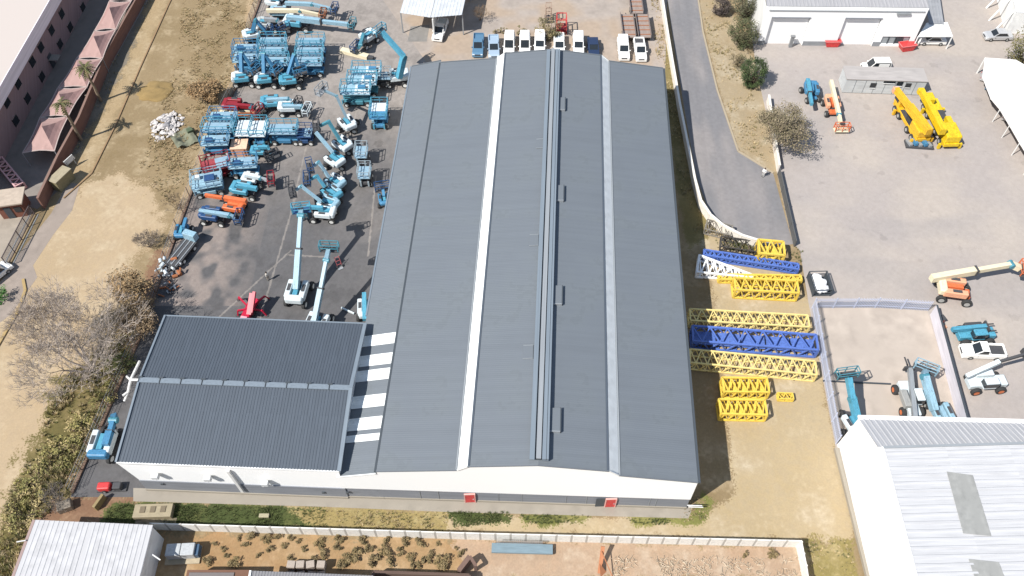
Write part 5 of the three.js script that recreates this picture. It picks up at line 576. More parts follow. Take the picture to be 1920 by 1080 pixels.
boomLift('cyan boom lift with raised basket inside the compound by the fence', 1592, 800, 80, [[1607, 785, 1.8], [1598, 748, 3.2], [1591, 708, 4.4]], { boom: CYAN, cover: COVER, w: 0.7, brail: TEAL, rim: RIMG, bw: 2.6 });
boomLift('pale blue boom lift inside the compound next to the sheet fence', 1755, 782, 88, [[1752, 770, 2.0], [1734, 706, 3.4], [1734, 696, 2.8]], { boom: PALEB, cover: PALEB, w: 0.72, brail: PALEB, rim: RIMG, bw: 2.6, col: PALEB });
// mobile cranes
function crane(label, col, a, b, jb, o = {}) { // a rear, b front on the ground; jb: boom joints
  const A = G(...a), B = G(...b), c = A.clone().lerp(B, 0.5), ang = Math.atan2(-(B.z - A.z), B.x - A.x), L = A.distanceTo(B), m = RY(ang), t = thing('mobile_crane', label, 'crane', c); const J = jb.map(q => G(...q).sub(c));
  new P(m).rbox(0, 1.0, 0, L, 0.6, 2.3, 0.08).build('carrier', col, t); for (const f of [-0.36, -0.16, 0.2, 0.38]) for (const z of [-1, 1]) { const q = V(f * L, 0.55, z * 1.1).applyMatrix4(m); wheel(t, q.x, q.y, q.z, 0.55, 0.4, ang, RIMG); }
  new P(m).rbox(L * 0.42, 1.8, -0.6, 1.7, 1.3, 1.05, 0.1).build('cab', col, t); new P(m).box(L * 0.42 + 0.25, 2.05, -0.6, 1.25, 0.65, 1.1).build('cab_window', GLASS, t); new P(m).rbox(-L * 0.32, 1.9, 0, L * 0.32, 1.3, 2.3, 0.2).build('counterweight', col, t); new P(m).box(-L * 0.1, 1.7, 0.75, 2.2, 0.8, 0.8).build('winch_house', o.house || col, t); new P(m).box(-L * 0.1, 1.75, -0.75, 1.8, 0.9, 0.7).build('operator_cab', GLASS, t); new P(m).box(L * 0.1, 1.35, 0.0, 2.4, 0.1, 2.1).build('deck', MECH, t);
  for (const [i, f] of [[0, -0.46], [1, 0.3]]) for (const z of [-1, 1]) { const q = V(f * L, 0.6, z * 1.55).applyMatrix4(m); new P().box(q.x, 0.55, q.z, 0.35, 0.9, 0.35, ang).build('outrigger', col, t); }
  const mid = J[0].clone().lerp(J[1], 0.6); const s = new P().beam(J[0], mid, 0.95, 1.05).build('boom_section', col, t); beamMesh('inner_boom', mid, J[1], 0.72, 0.82, col, s); new P().rbox(J[1].x, J[1].y - 0.1, J[1].z, 0.9, 0.9, 0.7, 0.1).build('boom_head', o.head || col, t); new P().cyl(J[0].clone().lerp(J[1], 0.1).add(V(0, -0.9, 0)), J[0].clone().lerp(J[1], 0.4).add(V(0, -0.5, 0)), 0.16).build('hydraulic_cylinder', STEEL, t); return t; }
crane('golden yellow mobile crane with grimy carrier beside the site office', OCRANE, [1726, 272], [1684, 200], [[1742, 248, 3.0], [1680, 168, 3.2]], { head: PEACH, house: M([0.4, 0.38, 0.33], { map: grime }) }); crane('bright lemon yellow mobile crane parked alongside the golden one', YCRANE, [1779, 282], [1738, 196], [[1768, 248, 3.0], [1727, 170, 3.2]]);
{ const t = thing('crane_hook_block', 'blue steel pile of crane parts behind the golden crane', 'crane parts', G(1722, 272), -0.1); for (let i = 0; i < 5; i++) new P().beam(V(-1.7 + i * 0.7, 0.35 + (i % 2) * 0.3, -0.5), V(-1.3 + i * 0.7, 0.4 + (i % 2) * 0.3, 0.7), 0.5, 0.5).build('block', i % 2 ? BLUE : STEEL, t); new P().box(0, 0.15, 0.1, 4, 0.3, 1.6).build('skid', MECH, t); }
function telehandler(label, px, py, deg, col, boomPts, o = {}) { const c = G(px, py), t = thing('telehandler', label, 'telehandler', c, 0), m = RY(deg * D2R), J = boomPts.map(q => G(...q).sub(c)); new P(m).rbox(0, 1.0, 0, 4.6, 0.8, 1.4, 0.12).build('chassis', col, t); for (const x of [-1.5, 1.5]) for (const z of [-1.05, 1.05]) { const q = V(x, 0.62, z).applyMatrix4(m); wheel(t, q.x, q.y, q.z, 0.62, 0.45, deg * D2R, o.rim || RIMG); } new P(m).rbox(-0.2, 1.9, 0.7, 1.6, 1.3, 0.9, 0.1).build('cab', col, t); new P(m).box(-0.2, 2.0, 0.72, 1.66, 0.7, 0.94).build('cab_window', GLASS, t); new P(m).rbox(-0.3, 1.6, -0.75, 2.2, 0.8, 0.8, 0.12).build('engine_cover', o.cover || col, t); new P().beam(J[0], J[1], 0.5, 0.55).build('boom', o.boom || col, t); if (J[2]) new P().beam(J[1], J[2], 0.3, 0.34).build('inner_boom', o.inner || STEEL, t); const e = J[J.length - 1]; const f = new P(); for (const s of [-0.5, 0.5]) f.box(e.x + Math.cos(deg * D2R) * 0.6, Math.max(0.2, e.y - 0.3), e.z - Math.sin(deg * D2R) * 0.6 + s, 1.2, 0.1, 0.15, deg * D2R); f.box(e.x, e.y - 0.1, e.z, 0.2, 0.8, 1.4, deg * D2R); f.build('fork_carriage', MECH, t); return t; }
telehandler('bright blue telehandler with dark engine hatch outside the sheet fence', 1822, 634, 4, CYAN, [[1785, 618, 1.8], [1850, 612, 1.8]], { cover: MECH });
telehandler('white telehandler with orange wheels parked in the fenced compound', 1698, 756, 92, COVER, [[1716, 790, 1.9], [1706, 690, 2.1]], { rim: RIMO, boom: STEEL, cover: M([0.3, 0.3, 0.29], { map: grime }) });
telehandler('white telehandler with orange wheels and dark raised boom', 1842, 724, 4, COVER, [[1812, 706, 2.2], [1874, 678, 3.6], [1922, 664, 4.2]], { rim: RIMO, inner: MECH });
car('wt', 'pickup', CW, 1838, 664, 175, 'white pickup between the blue and the white telehandler', undefined, { bed: MECH });
{ const t = thing('fire_cabinet', 'small red cabinet beside the compound sheet fence corner', 'cabinet', G(1760, 604), 0.3); new P().rbox(0, 0.45, 0, 0.9, 0.9, 0.7, 0.08).build('body', paint(0.6, 0.15, 0.13), t); new P().box(0, 0.93, 0, 1.0, 0.08, 0.8).build('lid', MECH, t); new P().box(0.2, 0.1, 0.9, 0.5, 0.2, 0.4).build('step', PEACH, t); }
// ---------- vegetation ----------
class Raw { // fast triangle writer with per-face colour
  constructor() { this.p = []; this.n = []; this.c = []; }
  tri(a, b, c, col) { const ux = b[0] - a[0], uy = b[1] - a[1], uz = b[2] - a[2], vx = c[0] - a[0], vy = c[1] - a[1], vz = c[2] - a[2]; let nx = uy * vz - uz * vy, ny = uz * vx - ux * vz, nz = ux * vy - uy * vx; const l = Math.hypot(nx, ny, nz) || 1; for (const q of [a, b, c]) { this.p.push(q[0], q[1], q[2]); this.n.push(nx / l, ny / l, nz / l); this.c.push(col[0], col[1], col[2]); } }
  tube(a, b, r1, r2, n, col) { const d = [b.x - a.x, b.y - a.y, b.z - a.z], l = Math.hypot(...d) || 1; const x = d.map(v => v / l), up = Math.abs(x[1]) > 0.9 ? [1, 0, 0] : [0, 1, 0]; let s = [x[1] * up[2] - x[2] * up[1], x[2] * up[0] - x[0] * up[2], x[0] * up[1] - x[1] * up[0]]; const sl = Math.hypot(...s); s = s.map(v => v / sl); const w = [x[1] * s[2] - x[2] * s[1], x[2] * s[0] - x[0] * s[2], x[0] * s[1] - x[1] * s[0]]; const A = [], B = []; for (let i = 0; i < n; i++) { const t = i / n * 6.2832, c = Math.cos(t), e = Math.sin(t); const o = [0, 1, 2].map(k => s[k] * c + w[k] * e); A.push([a.x + o[0] * r1, a.y + o[1] * r1, a.z + o[2] * r1]); B.push([b.x + o[0] * r2, b.y + o[1] * r2, b.z + o[2] * r2]); } for (let i = 0; i < n; i++) { const j = (i + 1) % n; this.tri(A[i], A[j], B[i], col); this.tri(B[i], A[j], B[j], col); } }
  leaf(x, y, z, s, col, flat = 0.5) { const a = rnd() * 6.28, b = (rnd() - 0.5) * 2 * (1 - flat) * 1.5, c = Math.cos(a), d = Math.sin(a), cb = Math.cos(b), sb = Math.sin(b), e = rr(0.5, 0.8); const u = [c * s, sb * s * 0.8, d * s], v = [-d * s * e * cb, sb * s * e, c * s * e * cb]; const P4 = [[x - u[0], y - u[1], z - u[2]], [x + v[0], y + v[1], z + v[2]], [x + u[0], y + u[1], z + u[2]], [x - v[0], y - v[1], z - v[2]]]; this.tri(P4[0], P4[1], P4[2], col); this.tri(P4[0], P4[2], P4[3], col); }
  build(name, m, parent, top) { const g = new THREE.BufferGeometry(); g.setAttribute('position', new THREE.Float32BufferAttribute(this.p, 3)); g.setAttribute('normal', new THREE.Float32BufferAttribute(this.n, 3)); g.setAttribute('color', new THREE.Float32BufferAttribute(this.c, 3)); return mesh(name, g, m, parent, top); }
}
const LEAFM = new THREE.MeshStandardMaterial({ vertexColors: true, roughness: 0.9, side: THREE.DoubleSide });
const tone = (c, v = 0.25) => { const k = 1 + (rnd() - 0.5) * 2 * v; return [c[0] * k, c[1] * k, c[2] * k]; };
function grow(raw, tips, p, dir, len, rad, lev, o) { // branching limbs
  let q = p.clone(), d = dir.clone(), r = rad; const n = lev > 2 ? 3 : 2; for (let i = 0; i < n; i++) { d.add(V(rr(-1, 1), rr(-0.6, 0.8) + (o.up || 0), rr(-1, 1)).multiplyScalar(o.wob || 0.22)).normalize(); const e = q.clone().addScaledVector(d, len / n); if (e.y < 0.2) e.y = 0.2; const r2 = r * 0.82; raw.tube(q, e, r, r2, lev > 3 ? 7 : lev > 1 ? 4 : 3, tone(o.bark, 0.18)); q = e; r = r2; if (lev > 0 && i > 0 && rnd() < 0.8) spawn(); } if (lev <= 1) tips.push(q);
  function spawn() { const s = V(rr(-1, 1), rr(-0.2, 0.7), rr(-1, 1)).normalize(); grow(raw, tips, q, d.clone().lerp(s, o.fan || 0.55).normalize(), len * rr(0.55, 0.8), Math.max(o.min || 0.012, r * 0.62), lev - 1, o); }
  if (lev > 0) for (let i = 0; i < (o.kids || 3); i++) spawn();
}
function branchTree(name, label, category, px, py, h, o) {
  const base = G(px, py), t = thing(name, label, category, base, 0, o.group), raw = new Raw(), tips = [], st = o.stems || 1; for (let i = 0; i < st; i++) { const a = i / st * 6.28 + rr(0, 1), lean = st > 1 ? o.lean || 0.6 : 0.08; grow(raw, tips, V(Math.cos(a) * 0.1 * (st > 1), 0, Math.sin(a) * 0.1 * (st > 1)), V(Math.cos(a) * lean, 1, Math.sin(a) * lean).normalize(), h * (o.trunk || 0.32), o.rad || h * 0.02, o.lev || 5, o); }
  raw.build(o.leaf ? 'trunk' : 'branches', LEAFM, t);
  if (o.leaf) { const c = new Raw(); for (const q of tips) for (let i = 0; i < (o.per || 8); i++) { const s = o.spread || 0.5; c.leaf(q.x + rr(-s, s), Math.max(0.1, q.y + rr(-s, s) * 0.8), q.z + rr(-s, s), rr(0.5, 1) * (o.size || 0.16), tone(o.leaf[Math.floor(rnd() * o.leaf.length)], 0.3)); } c.build('crown', LEAFM, t); }
  return t;
}
function bush(name, label, px, py, rx, ry, rz, cols, o = {}) { // foliage in clumps through the volume
  const base = G(px, py), t = thing(name, label, o.cat || 'bush', base, 0, o.group), c = new Raw(), tr = new Raw(), n = o.n || 40, bark = [0.09, 0.065, 0.045];
  for (let k = 0; k < n; k++) { let x, y, z; do { x = rr(-1, 1); y = rr(-0.9, 1); z = rr(-1, 1); } while (x * x + y * y + z * z > 1); const f = o.shell ? (0.75 + 0.25 * rnd()) / Math.hypot(x, y, z) : 1; x *= f * rx; z *= f * rz; y = Math.max(0.12, ry * 0.95 + y * f * ry); const cr = rr(0.2, 0.42) * Math.min(rx, rz) * (o.clump || 1), per = o.per || 40; if (k % 3 === 0) tr.tube(V(0, 0, 0), V(x * 0.85, y * 0.9, z * 0.85), 0.05 + 0.02 * rx, 0.02, 4, bark); const col = cols[Math.floor(rnd() * cols.length)]; for (let i = 0; i < per; i++) { let a, b, d; do { a = rr(-1, 1); b = rr(-1, 1); d = rr(-1, 1); } while (a * a + b * b + d * d > 1); c.leaf(x + a * cr, Math.max(0.05, y + b * cr), z + d * cr, rr(0.5, 1) * (o.size || 0.13), tone(col, 0.3)); } }
  tr.build('stems', LEAFM, t); c.build('crown', LEAFM, t); return t;
}
const GREYB = [0.2, 0.165, 0.135], BRB = [0.13, 0.095, 0.07];
branchTree('bare_tree', 'large leafless grey tree spreading over the sandy track', 'tree', 172, 692, 13.2, { stems: 6, lean: 0.85, bark: [0.36, 0.305, 0.26], lev: 5, kids: 3, trunk: 0.31, rad: 0.17, wob: 0.24, fan: 0.5, min: 0.017, up: 0.06 });
branchTree('brown_tree', 'small tree with sparse brown leaves at the fence above the bare tree', 'tree', 262, 558, 5.2, { stems: 3, lean: 0.5, bark: BRB, lev: 4, kids: 3, trunk: 0.32, rad: 0.09, leaf: [[0.25, 0.165, 0.085], [0.3, 0.2, 0.1], [0.18, 0.13, 0.07]], per: 3, spread: 0.45, size: 0.17 });
branchTree('brown_tree', 'dark brown thicket tree between bare tree and yard fence', 'tree', 268, 612, 4.2, { stems: 4, lean: 0.7, bark: [0.09, 0.07, 0.06], lev: 4, kids: 3, trunk: 0.3, rad: 0.08, leaf: [[0.17, 0.12, 0.075], [0.21, 0.15, 0.085]], per: 3, spread: 0.5, size: 0.15 });
branchTree('bare_bush', 'grey leafless bush beside the fence kerb where track meets dry grass', 'bush', 282, 462, 3.2, { stems: 6, lean: 0.9, bark: GREYB, lev: 4, kids: 3, trunk: 0.3, rad: 0.05, min: 0.012 });
branchTree('bare_bush', 'thin leafless bush on the dry grass beside the maroon scissor lift', 'bush', 335, 392, 2.8, { stems: 5, lean: 0.9, bark: BRB, lev: 3, kids: 3, trunk: 0.4, rad: 0.05, min: 0.012 });
branchTree('bare_bush', 'grey tangled leafless bush at the scrub corner by the white shed', 'bush', 112, 940, 2.8, { stems: 8, lean: 1.1, bark: [0.17, 0.145, 0.125], lev: 4, kids: 2, trunk: 0.34, rad: 0.05, min: 0.012 });
branchTree('rust_bush', 'large rust-brown bush on dry grass beside the packed lifts', 'bush', 392, 192, 4.2, { stems: 6, lean: 0.85, bark: BRB, lev: 4, kids: 3, trunk: 0.32, rad: 0.07, leaf: [[0.27, 0.165, 0.075], [0.34, 0.23, 0.12], [0.2, 0.13, 0.065]], per: 3, spread: 0.4, size: 0.15 });
branchTree('thorn_tree', 'bare brown spreading tree on the road verge beside the short wall', 'tree', 1450, 272, 8, { stems: 5, lean: 0.8, bark: [0.24, 0.19, 0.15], lev: 5, kids: 2, trunk: 0.3, rad: 0.1, leaf: [[0.2, 0.165, 0.1], [0.25, 0.2, 0.13], [0.15, 0.13, 0.07]], per: 5, spread: 0.55, size: 0.13, min: 0.014 });
bush('round_bush', 'large clipped dark green bush on the road verge', 1408, 159, 2.0, 2.6, 2.1, [[0.05, 0.075, 0.025], [0.065, 0.095, 0.03], [0.04, 0.06, 0.02]], { n: 130, shell: true, per: 50, size: 0.12, clump: 0.8 });
bush('round_bush', 'clipped dark purple-grey bush at the far road verge', 1350, 26, 1.4, 1.5, 1.4, [[0.07, 0.055, 0.05], [0.09, 0.07, 0.06]], { n: 70, shell: true, per: 40, size: 0.12 });
bush('verge_bush', 'upright dark green and brown bush against the white workshop side wall', 1388, 86, 2.2, 2.6, 2.3, [[0.085, 0.09, 0.04], [0.065, 0.08, 0.03], [0.11, 0.1, 0.05]], { n: 90, per: 40, size: 0.15 });
bush('verge_bush', 'dark green-brown bush beside the workshop wall at the frame top', 1394, 32, 2.4, 2.5, 2.4, [[0.075, 0.08, 0.04], [0.1, 0.095, 0.055]], { n: 80, per: 36, size: 0.15 });
bush('verge_bush', 'low brown bush beside the clipped green bush', 1382, 124, 1.6, 1.1, 1.5, [[0.14, 0.11, 0.06], [0.11, 0.1, 0.05]], { n: 26, per: 30, size: 0.13 });
bush('yard_tree', 'olive leafy tree behind the long white carport', 1916, 122, 3.4, 3.6, 3.2, [[0.13, 0.12, 0.045], [0.17, 0.145, 0.06], [0.1, 0.095, 0.035]], { n: 70, per: 40, size: 0.18, cat: 'tree' });
bush('olive_bush', 'olive bush growing behind the white vans in the parked row', 1030, 70, 2.6, 1.9, 1.7, [[0.19, 0.16, 0.07], [0.24, 0.19, 0.1], [0.14, 0.12, 0.055]], { n: 50, per: 34, size: 0.14 });
bush('olive_bush', 'small olive bush behind the parked pale blue pickup', 978, 64, 1.2, 0.9, 0.9, [[0.17, 0.15, 0.07], [0.22, 0.18, 0.1]], { n: 16, per: 26, size: 0.13 });
bush('olive_bush', 'low dry hedge clump behind the blue pickup', 938, 62, 2.4, 0.5, 0.6, [[0.2, 0.17, 0.09], [0.26, 0.21, 0.12]], { n: 16, per: 22, size: 0.12 });
branchTree('bare_bush', 'rusty leafless shrub beside the canopy shade', 'bush', 900, 38, 3.4, { stems: 4, lean: 0.5, bark: [0.2, 0.14, 0.09], lev: 3, kids: 3, trunk: 0.36, rad: 0.06, min: 0.014 });
bush('green_bush', 'small dark green bush at the bare tree foot', 232, 690, 1.6, 1.2, 1.6, [[0.075, 0.09, 0.03], [0.1, 0.105, 0.035]], { n: 30, per: 34, size: 0.13 });
bush('green_bush', 'bright green hedge plant at the office entrance', -2, 562, 1.4, 0.9, 1.6, [[0.06, 0.16, 0.03], [0.08, 0.2, 0.04]], { n: 24, per: 30, size: 0.13 });
for (const [px, py, r, l] of [[150, 810, 1.8, 'yellow-green scrub clump between sandy track and fence, below the bare tree'], [112, 858, 2.0, 'yellow-green scrub clump halfway down the fence'], [72, 905, 1.9, 'yellow-green scrub clump above the grey tangled bush'], [48, 965, 1.9, 'yellow-green scrub clump beside the white shed'], [200, 748, 1.5, 'yellow-green scrub clump at the foot of the bare tree']]) bush('scrub_clump', l, px, py, r, 0.8, r * 1.4, [[0.25, 0.22, 0.075], [0.19, 0.175, 0.06], [0.33, 0.26, 0.12]], { n: 24, per: 20, size: 0.15, group: 'scrub clumps along the fence' });
function palm(px, py, h, label) { const t = thing('palm_tree', label, 'palm', G(px, py), 0, 'palms by the brick wall'), raw = new Raw(); let q = V(0, 0, 0); for (let i = 0; i < 10; i++) { const e = V(rr(-0.04, 0.04), h * (i + 1) / 10, rr(-0.04, 0.04)); raw.tube(q, e, 0.24 - i * 0.008, 0.23 - i * 0.008, 8, tone([0.19, 0.145, 0.1], 0.15)); q = e; } raw.build('trunk', LEAFM, t); for (let k = 0; k < 26; k++) { const r = new Raw(), a = k * 2.4, el = rr(-0.5, 0.9), L = rr(1.5, 2.1), c = k > 20 ? [0.16, 0.12, 0.06] : [0.1, 0.105, 0.035]; let p = V(0, h, 0), d = V(Math.cos(a) * Math.cos(el), Math.sin(el), Math.sin(a) * Math.cos(el)); for (let i = 0; i < 7; i++) { const e = p.clone().addScaledVector(d, L / 7); const side = V(-Math.sin(a), 0, Math.cos(a)), w = 0.32 * Math.sin((i + 0.8) / 7.5 * Math.PI); for (const s of [-1, 1]) { const f = p.clone().lerp(e, 0.9).addScaledVector(side, s * w).add(V(0, -0.1, 0)); r.tri([p.x, p.y, p.z], [e.x, e.y, e.z], [f.x, f.y, f.z], tone(c, 0.25)); } p = e; d.y -= 0.2; d.normalize(); } r.build('frond', LEAFM, t); } }
palm(153, 263, 7.2, 'palm standing at the brick wall nearer the guard house'); palm(190, 190, 6.4, 'palm standing at the brick wall farther from the guard house');
// shrubs dotted over the bare yard
{
  const spots = [[402, 1022, 0.5], [420, 1030, 0.55], [391, 1053, 0.8], [440, 1056, 0.9], [460, 1024, 0.6], [425, 1043, 0.5], [472, 1003, 0.9], [500, 1012, 0.8], [520, 1010, 0.7], [545, 1010, 0.6], [507, 1030, 0.6], [533, 1024, 0.5], [486, 1043, 0.5], [570, 1030, 0.6], [545, 1048, 0.6], [600, 1020, 0.8], [603, 1040, 0.9], [636, 1012, 0.9], [632, 1028, 0.7], [648, 1052, 0.9], [676, 1032, 0.9], [692, 1030, 0.8], [680, 1014, 0.8], [720, 1034, 0.9], [726, 1016, 0.7], [751, 1036, 0.8], [760, 1016, 0.8], [770, 1046, 0.7], [790, 1018, 0.9], [800, 1050, 0.9], [808, 1040, 0.6], [829, 1056, 1.2], [866, 1040, 0.7], [856, 1028, 0.4], [700, 1052, 1.0], [662, 1046, 1.0], [735, 1052, 1.0], [780, 1060, 0.9], [640, 1062, 0.8], [822, 1020, 0.4], [450, 1010, 0.5], [560, 1016, 0.5], [590, 1052, 0.7], [1447, 1040, 0.8], [1395, 1040, 0.6]];
  const protos = []; spots.forEach(([px, py, s], i) => { let t; if (i < 4) { t = bush('yard_shrub', 'low olive-brown shrub on the bare ochre yard inside the precast wall', px, py, 0.62, 0.34, 0.55, [[0.18, 0.135, 0.06], [0.14, 0.105, 0.05], [0.23, 0.17, 0.085]], { n: 12, per: 26, size: 0.1, group: 'shrubs in the bare yard', clump: 1.3 }); protos.push(t); } else { t = protos[i % 4].clone(); t.name = numbered('yard_shrub'); t.position.copy(G(px, py)); t.rotation.y = rr(0, 6); scene.add(t); } t.scale.set(s * 1.15, s, s * 1.15); if (i > 42) { t.userData = { ...t.userData, label: i === 43 ? 'yellow-green weed patch at the far end of the precast wall' : 'grey-green weed patch under the precast wall near its corner' }; } });
}
// ---------- ground cover ----------
function tufts(name, label, polys, perM2, h0, h1, cols, o = {}) {
  const g = new THREE.BufferGeometry(), p = []; for (let i = 0; i < 7; i++) { const a = i * 0.9, r = 0.35 + 0.3 * ((i * 37) % 10) / 10, c = Math.cos(a), s = Math.sin(a); p.push(c * 0.06 - s * 0.07, 0, s * 0.06 + c * 0.07, c * 0.06 + s * 0.07, 0, s * 0.06 - c * 0.07, c * r, 1 - 0.3 * ((i * 13) % 7) / 7, s * r); } g.setAttribute('position', new THREE.Float32BufferAttribute(p, 3)); g.computeVertexNormals();
  const list = []; for (const pts of polys) { const q = pts.map(a => G(...a)); const x0 = Math.min(...q.map(v => v.x)), x1 = Math.max(...q.map(v => v.x)), z0 = Math.min(...q.map(v => v.z)), z1 = Math.max(...q.map(v => v.z)); const n = (x1 - x0) * (z1 - z0) * perM2; for (let i = 0; i < n; i++) { const x = rr(x0, x1), z = rr(z0, z1); const k = fbm(x * 0.45 + 3, z * 0.45, 3); if (!inside(q, x, z) || rnd() > (k - (o.cut || 0.35)) * 2.4) continue; list.push([x, z, k]); } }
  const im = new THREE.InstancedMesh(g, new THREE.MeshStandardMaterial({ color: 0xffffff, roughness: 1, side: THREE.DoubleSide }), list.length), m = new THREE.Matrix4(), e = new THREE.Euler(), qq = new THREE.Quaternion(), col = new THREE.Color(); list.forEach(([x, z, k], i) => { const h = rr(h0, h1) * (0.6 + k), w = h * rr(0.7, 1.2); qq.setFromEuler(e.set(rr(-0.2, 0.2), rnd() * 6.28, rr(-0.2, 0.2))); m.compose(V(x, 0, z), qq, V(w, h, w)); im.setMatrixAt(i, m); im.setColorAt(i, col.setRGB(...tone(cols[Math.floor(rnd() * cols.length)], 0.25))); });
  im.name = name; im.castShadow = im.receiveShadow = true; im.userData = { kind: 'stuff', label, category: 'grass' }; scene.add(im);
}
const STRAW = [0.5, 0.4, 0.24], STRAW2 = [0.42, 0.33, 0.19], OLV = [0.24, 0.205, 0.095], GRN = [0.075, 0.095, 0.03], GRN2 = [0.11, 0.12, 0.045], BRN = [0.3, 0.21, 0.11];
tufts('dry_grass', 'dry straw-coloured grass on the strip beside the machine yard', [[[345, -30], [490, -30], [458, 110], [430, 165], [398, 225], [368, 310], [325, 385], [255, 330], [285, 240], [330, 120]]], 16, 0.16, 0.38, [STRAW, STRAW2, STRAW, OLV, BRN]);
tufts('scrub_grass', 'rough yellow-green grass between sandy track and yard fence', [[[130, 700], [262, 610], [235, 700], [195, 780], [150, 890], [110, 940], [70, 990], [30, 1090], [-20, 1090], [10, 950], [70, 820]]], 18, 0.3, 0.75, [OLV, STRAW2, [0.27, 0.24, 0.08], GRN2, STRAW], { cut: 0.25 });
tufts('lawn_strip', 'green grass strip along the workshop front', [[[205, 950], [260, 945], [610, 955], [612, 988], [195, 982]], [[838, 960], [955, 960], [962, 976], [905, 984], [850, 990]], [[975, 964], [1110, 966], [1080, 982], [985, 982]], [[1170, 972], [1288, 974], [1262, 984], [1190, 984]]], 45, 0.12, 0.3, [GRN, GRN2, [0.09, 0.11, 0.035]], { cut: 0.22 });
tufts('dry_lawn', 'dry yellow grass patch on the workshop front strip', [[[600, 955], [840, 962], [835, 996], [610, 990]], [[1300, 930], [1336, 935], [1320, 975], [1262, 986]], [[1512, 1018], [1592, 1012], [1605, 1085], [1522, 1085]]], 22, 0.12, 0.32, [STRAW, OLV, STRAW2, GRN2], { cut: 0.3 });
tufts('bank_grass', 'olive dry grass bank between workshop and road wall', [[[1218, -30], [1236, -30], [1258, 130], [1296, 340], [1325, 420], [1300, 440], [1262, 300], [1232, 120]], [[1310, -30], [1340, -30], [1400, 130], [1445, 310], [1388, 276], [1348, 150], [1320, 40]]], 12, 0.15, 0.4, [STRAW, OLV, STRAW2]);
tufts('weeds', 'green weeds growing between the lattice frames', [[[1340, 440], [1430, 462], [1425, 480], [1345, 465]], [[1475, 455], [1505, 470], [1500, 500], [1478, 480]]], 30, 0.2, 0.45, [GRN2, OLV, GRN], { cut: 0.2 });
tufts('track_weeds', 'sparse straw tufts along the brick wall track', [[[262, -30], [300, -30], [240, 120], [150, 300], [118, 352], [112, 340], [150, 250]]], 3, 0.12, 0.3, [STRAW, OLV], { cut: 0.4 });
{ // cut brush and debris on the pink soil
  const r = new Raw(); for (let i = 0; i < 900; i++) { const q = G(rr(1150, 1495), rr(1046, 1085)); if (fbm(q.x * 0.7, q.z * 0.7, 2) < 0.45) continue; const a = rr(0, 6.28), l = rr(0.12, 0.55); r.tube(V(q.x, rr(0.02, 0.15), q.z), V(q.x + Math.cos(a) * l, rr(0.03, 0.28), q.z + Math.sin(a) * l), 0.03, 0.018, 3, tone([0.46, 0.38, 0.28], 0.3)); } const o = r.build('cut_brush', LEAFM, scene, true); o.userData = { kind: 'stuff', label: 'pale dry cut branches strewn over the pink soil', category: 'brush' };
}
{ // rubble heap
  const t = thing('rubble_heap', 'white rubble heap dumped on the dry grass strip', 'rubble', G(312, 236)); for (let i = 0; i < 170; i++) { const a = rnd() * 6.28, d = Math.sqrt(rnd()) * (0.7 + 0.4 * vn(a * 1.5, 2)), x = Math.cos(a) * d * 2.5, z = Math.sin(a) * d * 3.1, s = rr(0.1, 0.4) * (1.2 - d * 0.5); const g = new THREE.IcosahedronGeometry(s, 1), q = g.attributes.position; const k0 = rnd() * 50; for (let j = 0; j < q.count; j++) { const k = 0.55 + 0.9 * vn(q.getX(j) * 5 + k0, q.getZ(j) * 5 + q.getY(j) * 4); q.setXYZ(j, q.getX(j) * k, q.getY(j) * k * 0.7, q.getZ(j) * k); } g.computeVertexNormals(); const o = mesh('lump', g, M(i % 5 ? [0.56, 0.52, 0.5] : [0.28, 0.27, 0.28], { map: grime, roughness: 1 }), t); o.position.set(x, 0.05 + (1 - d) * 0.75, z); o.scale.set(rr(0.7, 1.4), rr(0.5, 1), rr(0.7, 1.4)); o.rotation.y = a; }
  const t2 = thing('green_tarp', 'crumpled grey-green tarpaulin beside the white rubble heap', 'tarpaulin', G(346, 262), 0.6); const g = new THREE.PlaneGeometry(3.2, 3.6, 18, 18); g.rotateX(-Math.PI / 2); const q = g.attributes.position; for (let j = 0; j < q.count; j++) q.setY(j, 0.05 + Math.max(0, fbm(q.getX(j) * 0.9 + 4, q.getZ(j) * 0.9, 3) - 0.3) * 1.5); g.computeVertexNormals(); mesh('sheet', g, M(own(150, 152, 128), { roughness: 0.9 }), t2); const p = new P().rbox(1.3, 0.5, -0.6, 0.9, 1.0, 0.8, 0.1); p.build('drum', M([0.08, 0.11, 0.06], { map: grime }), t2);
  const t3 = thing('ash_heap', 'ochre and grey ash heap beside the palm shadow', 'heap', G(292, 172)); const h = new THREE.SphereGeometry(1, 24, 10, 0, 6.2832, 0, 1.57), w = h.attributes.position; for (let j = 0; j < w.count; j++) { const k = 0.8 + 0.5 * vn(w.getX(j) * 3 + 9, w.getZ(j) * 3); w.setXYZ(j, w.getX(j) * 2.6 * k, w.getY(j) * 0.5 * k, w.getZ(j) * 2.2 * k); } h.computeVertexNormals(); mesh('mound', h, M(own(188, 158, 104), { map: grime, roughness: 1 }), t3);
}
{ const t = thing('box_stack', 'pile of weathered white boxes behind the tin roof', 'boxes', G(576, 1072)); for (let i = 0; i < 12; i++) new P().rbox(-1.5 + (i % 4) * 1.0 + rr(-0.1, 0.1), 0.35 + Math.floor(i / 8) * 0.6, (Math.floor(i / 4) % 2) * 0.9 - 0.4, 0.85, 0.6, 0.75, 0.04, rr(-0.2, 0.2)).build('box', M(own(220, 204, 190), { map: grime }), t); }
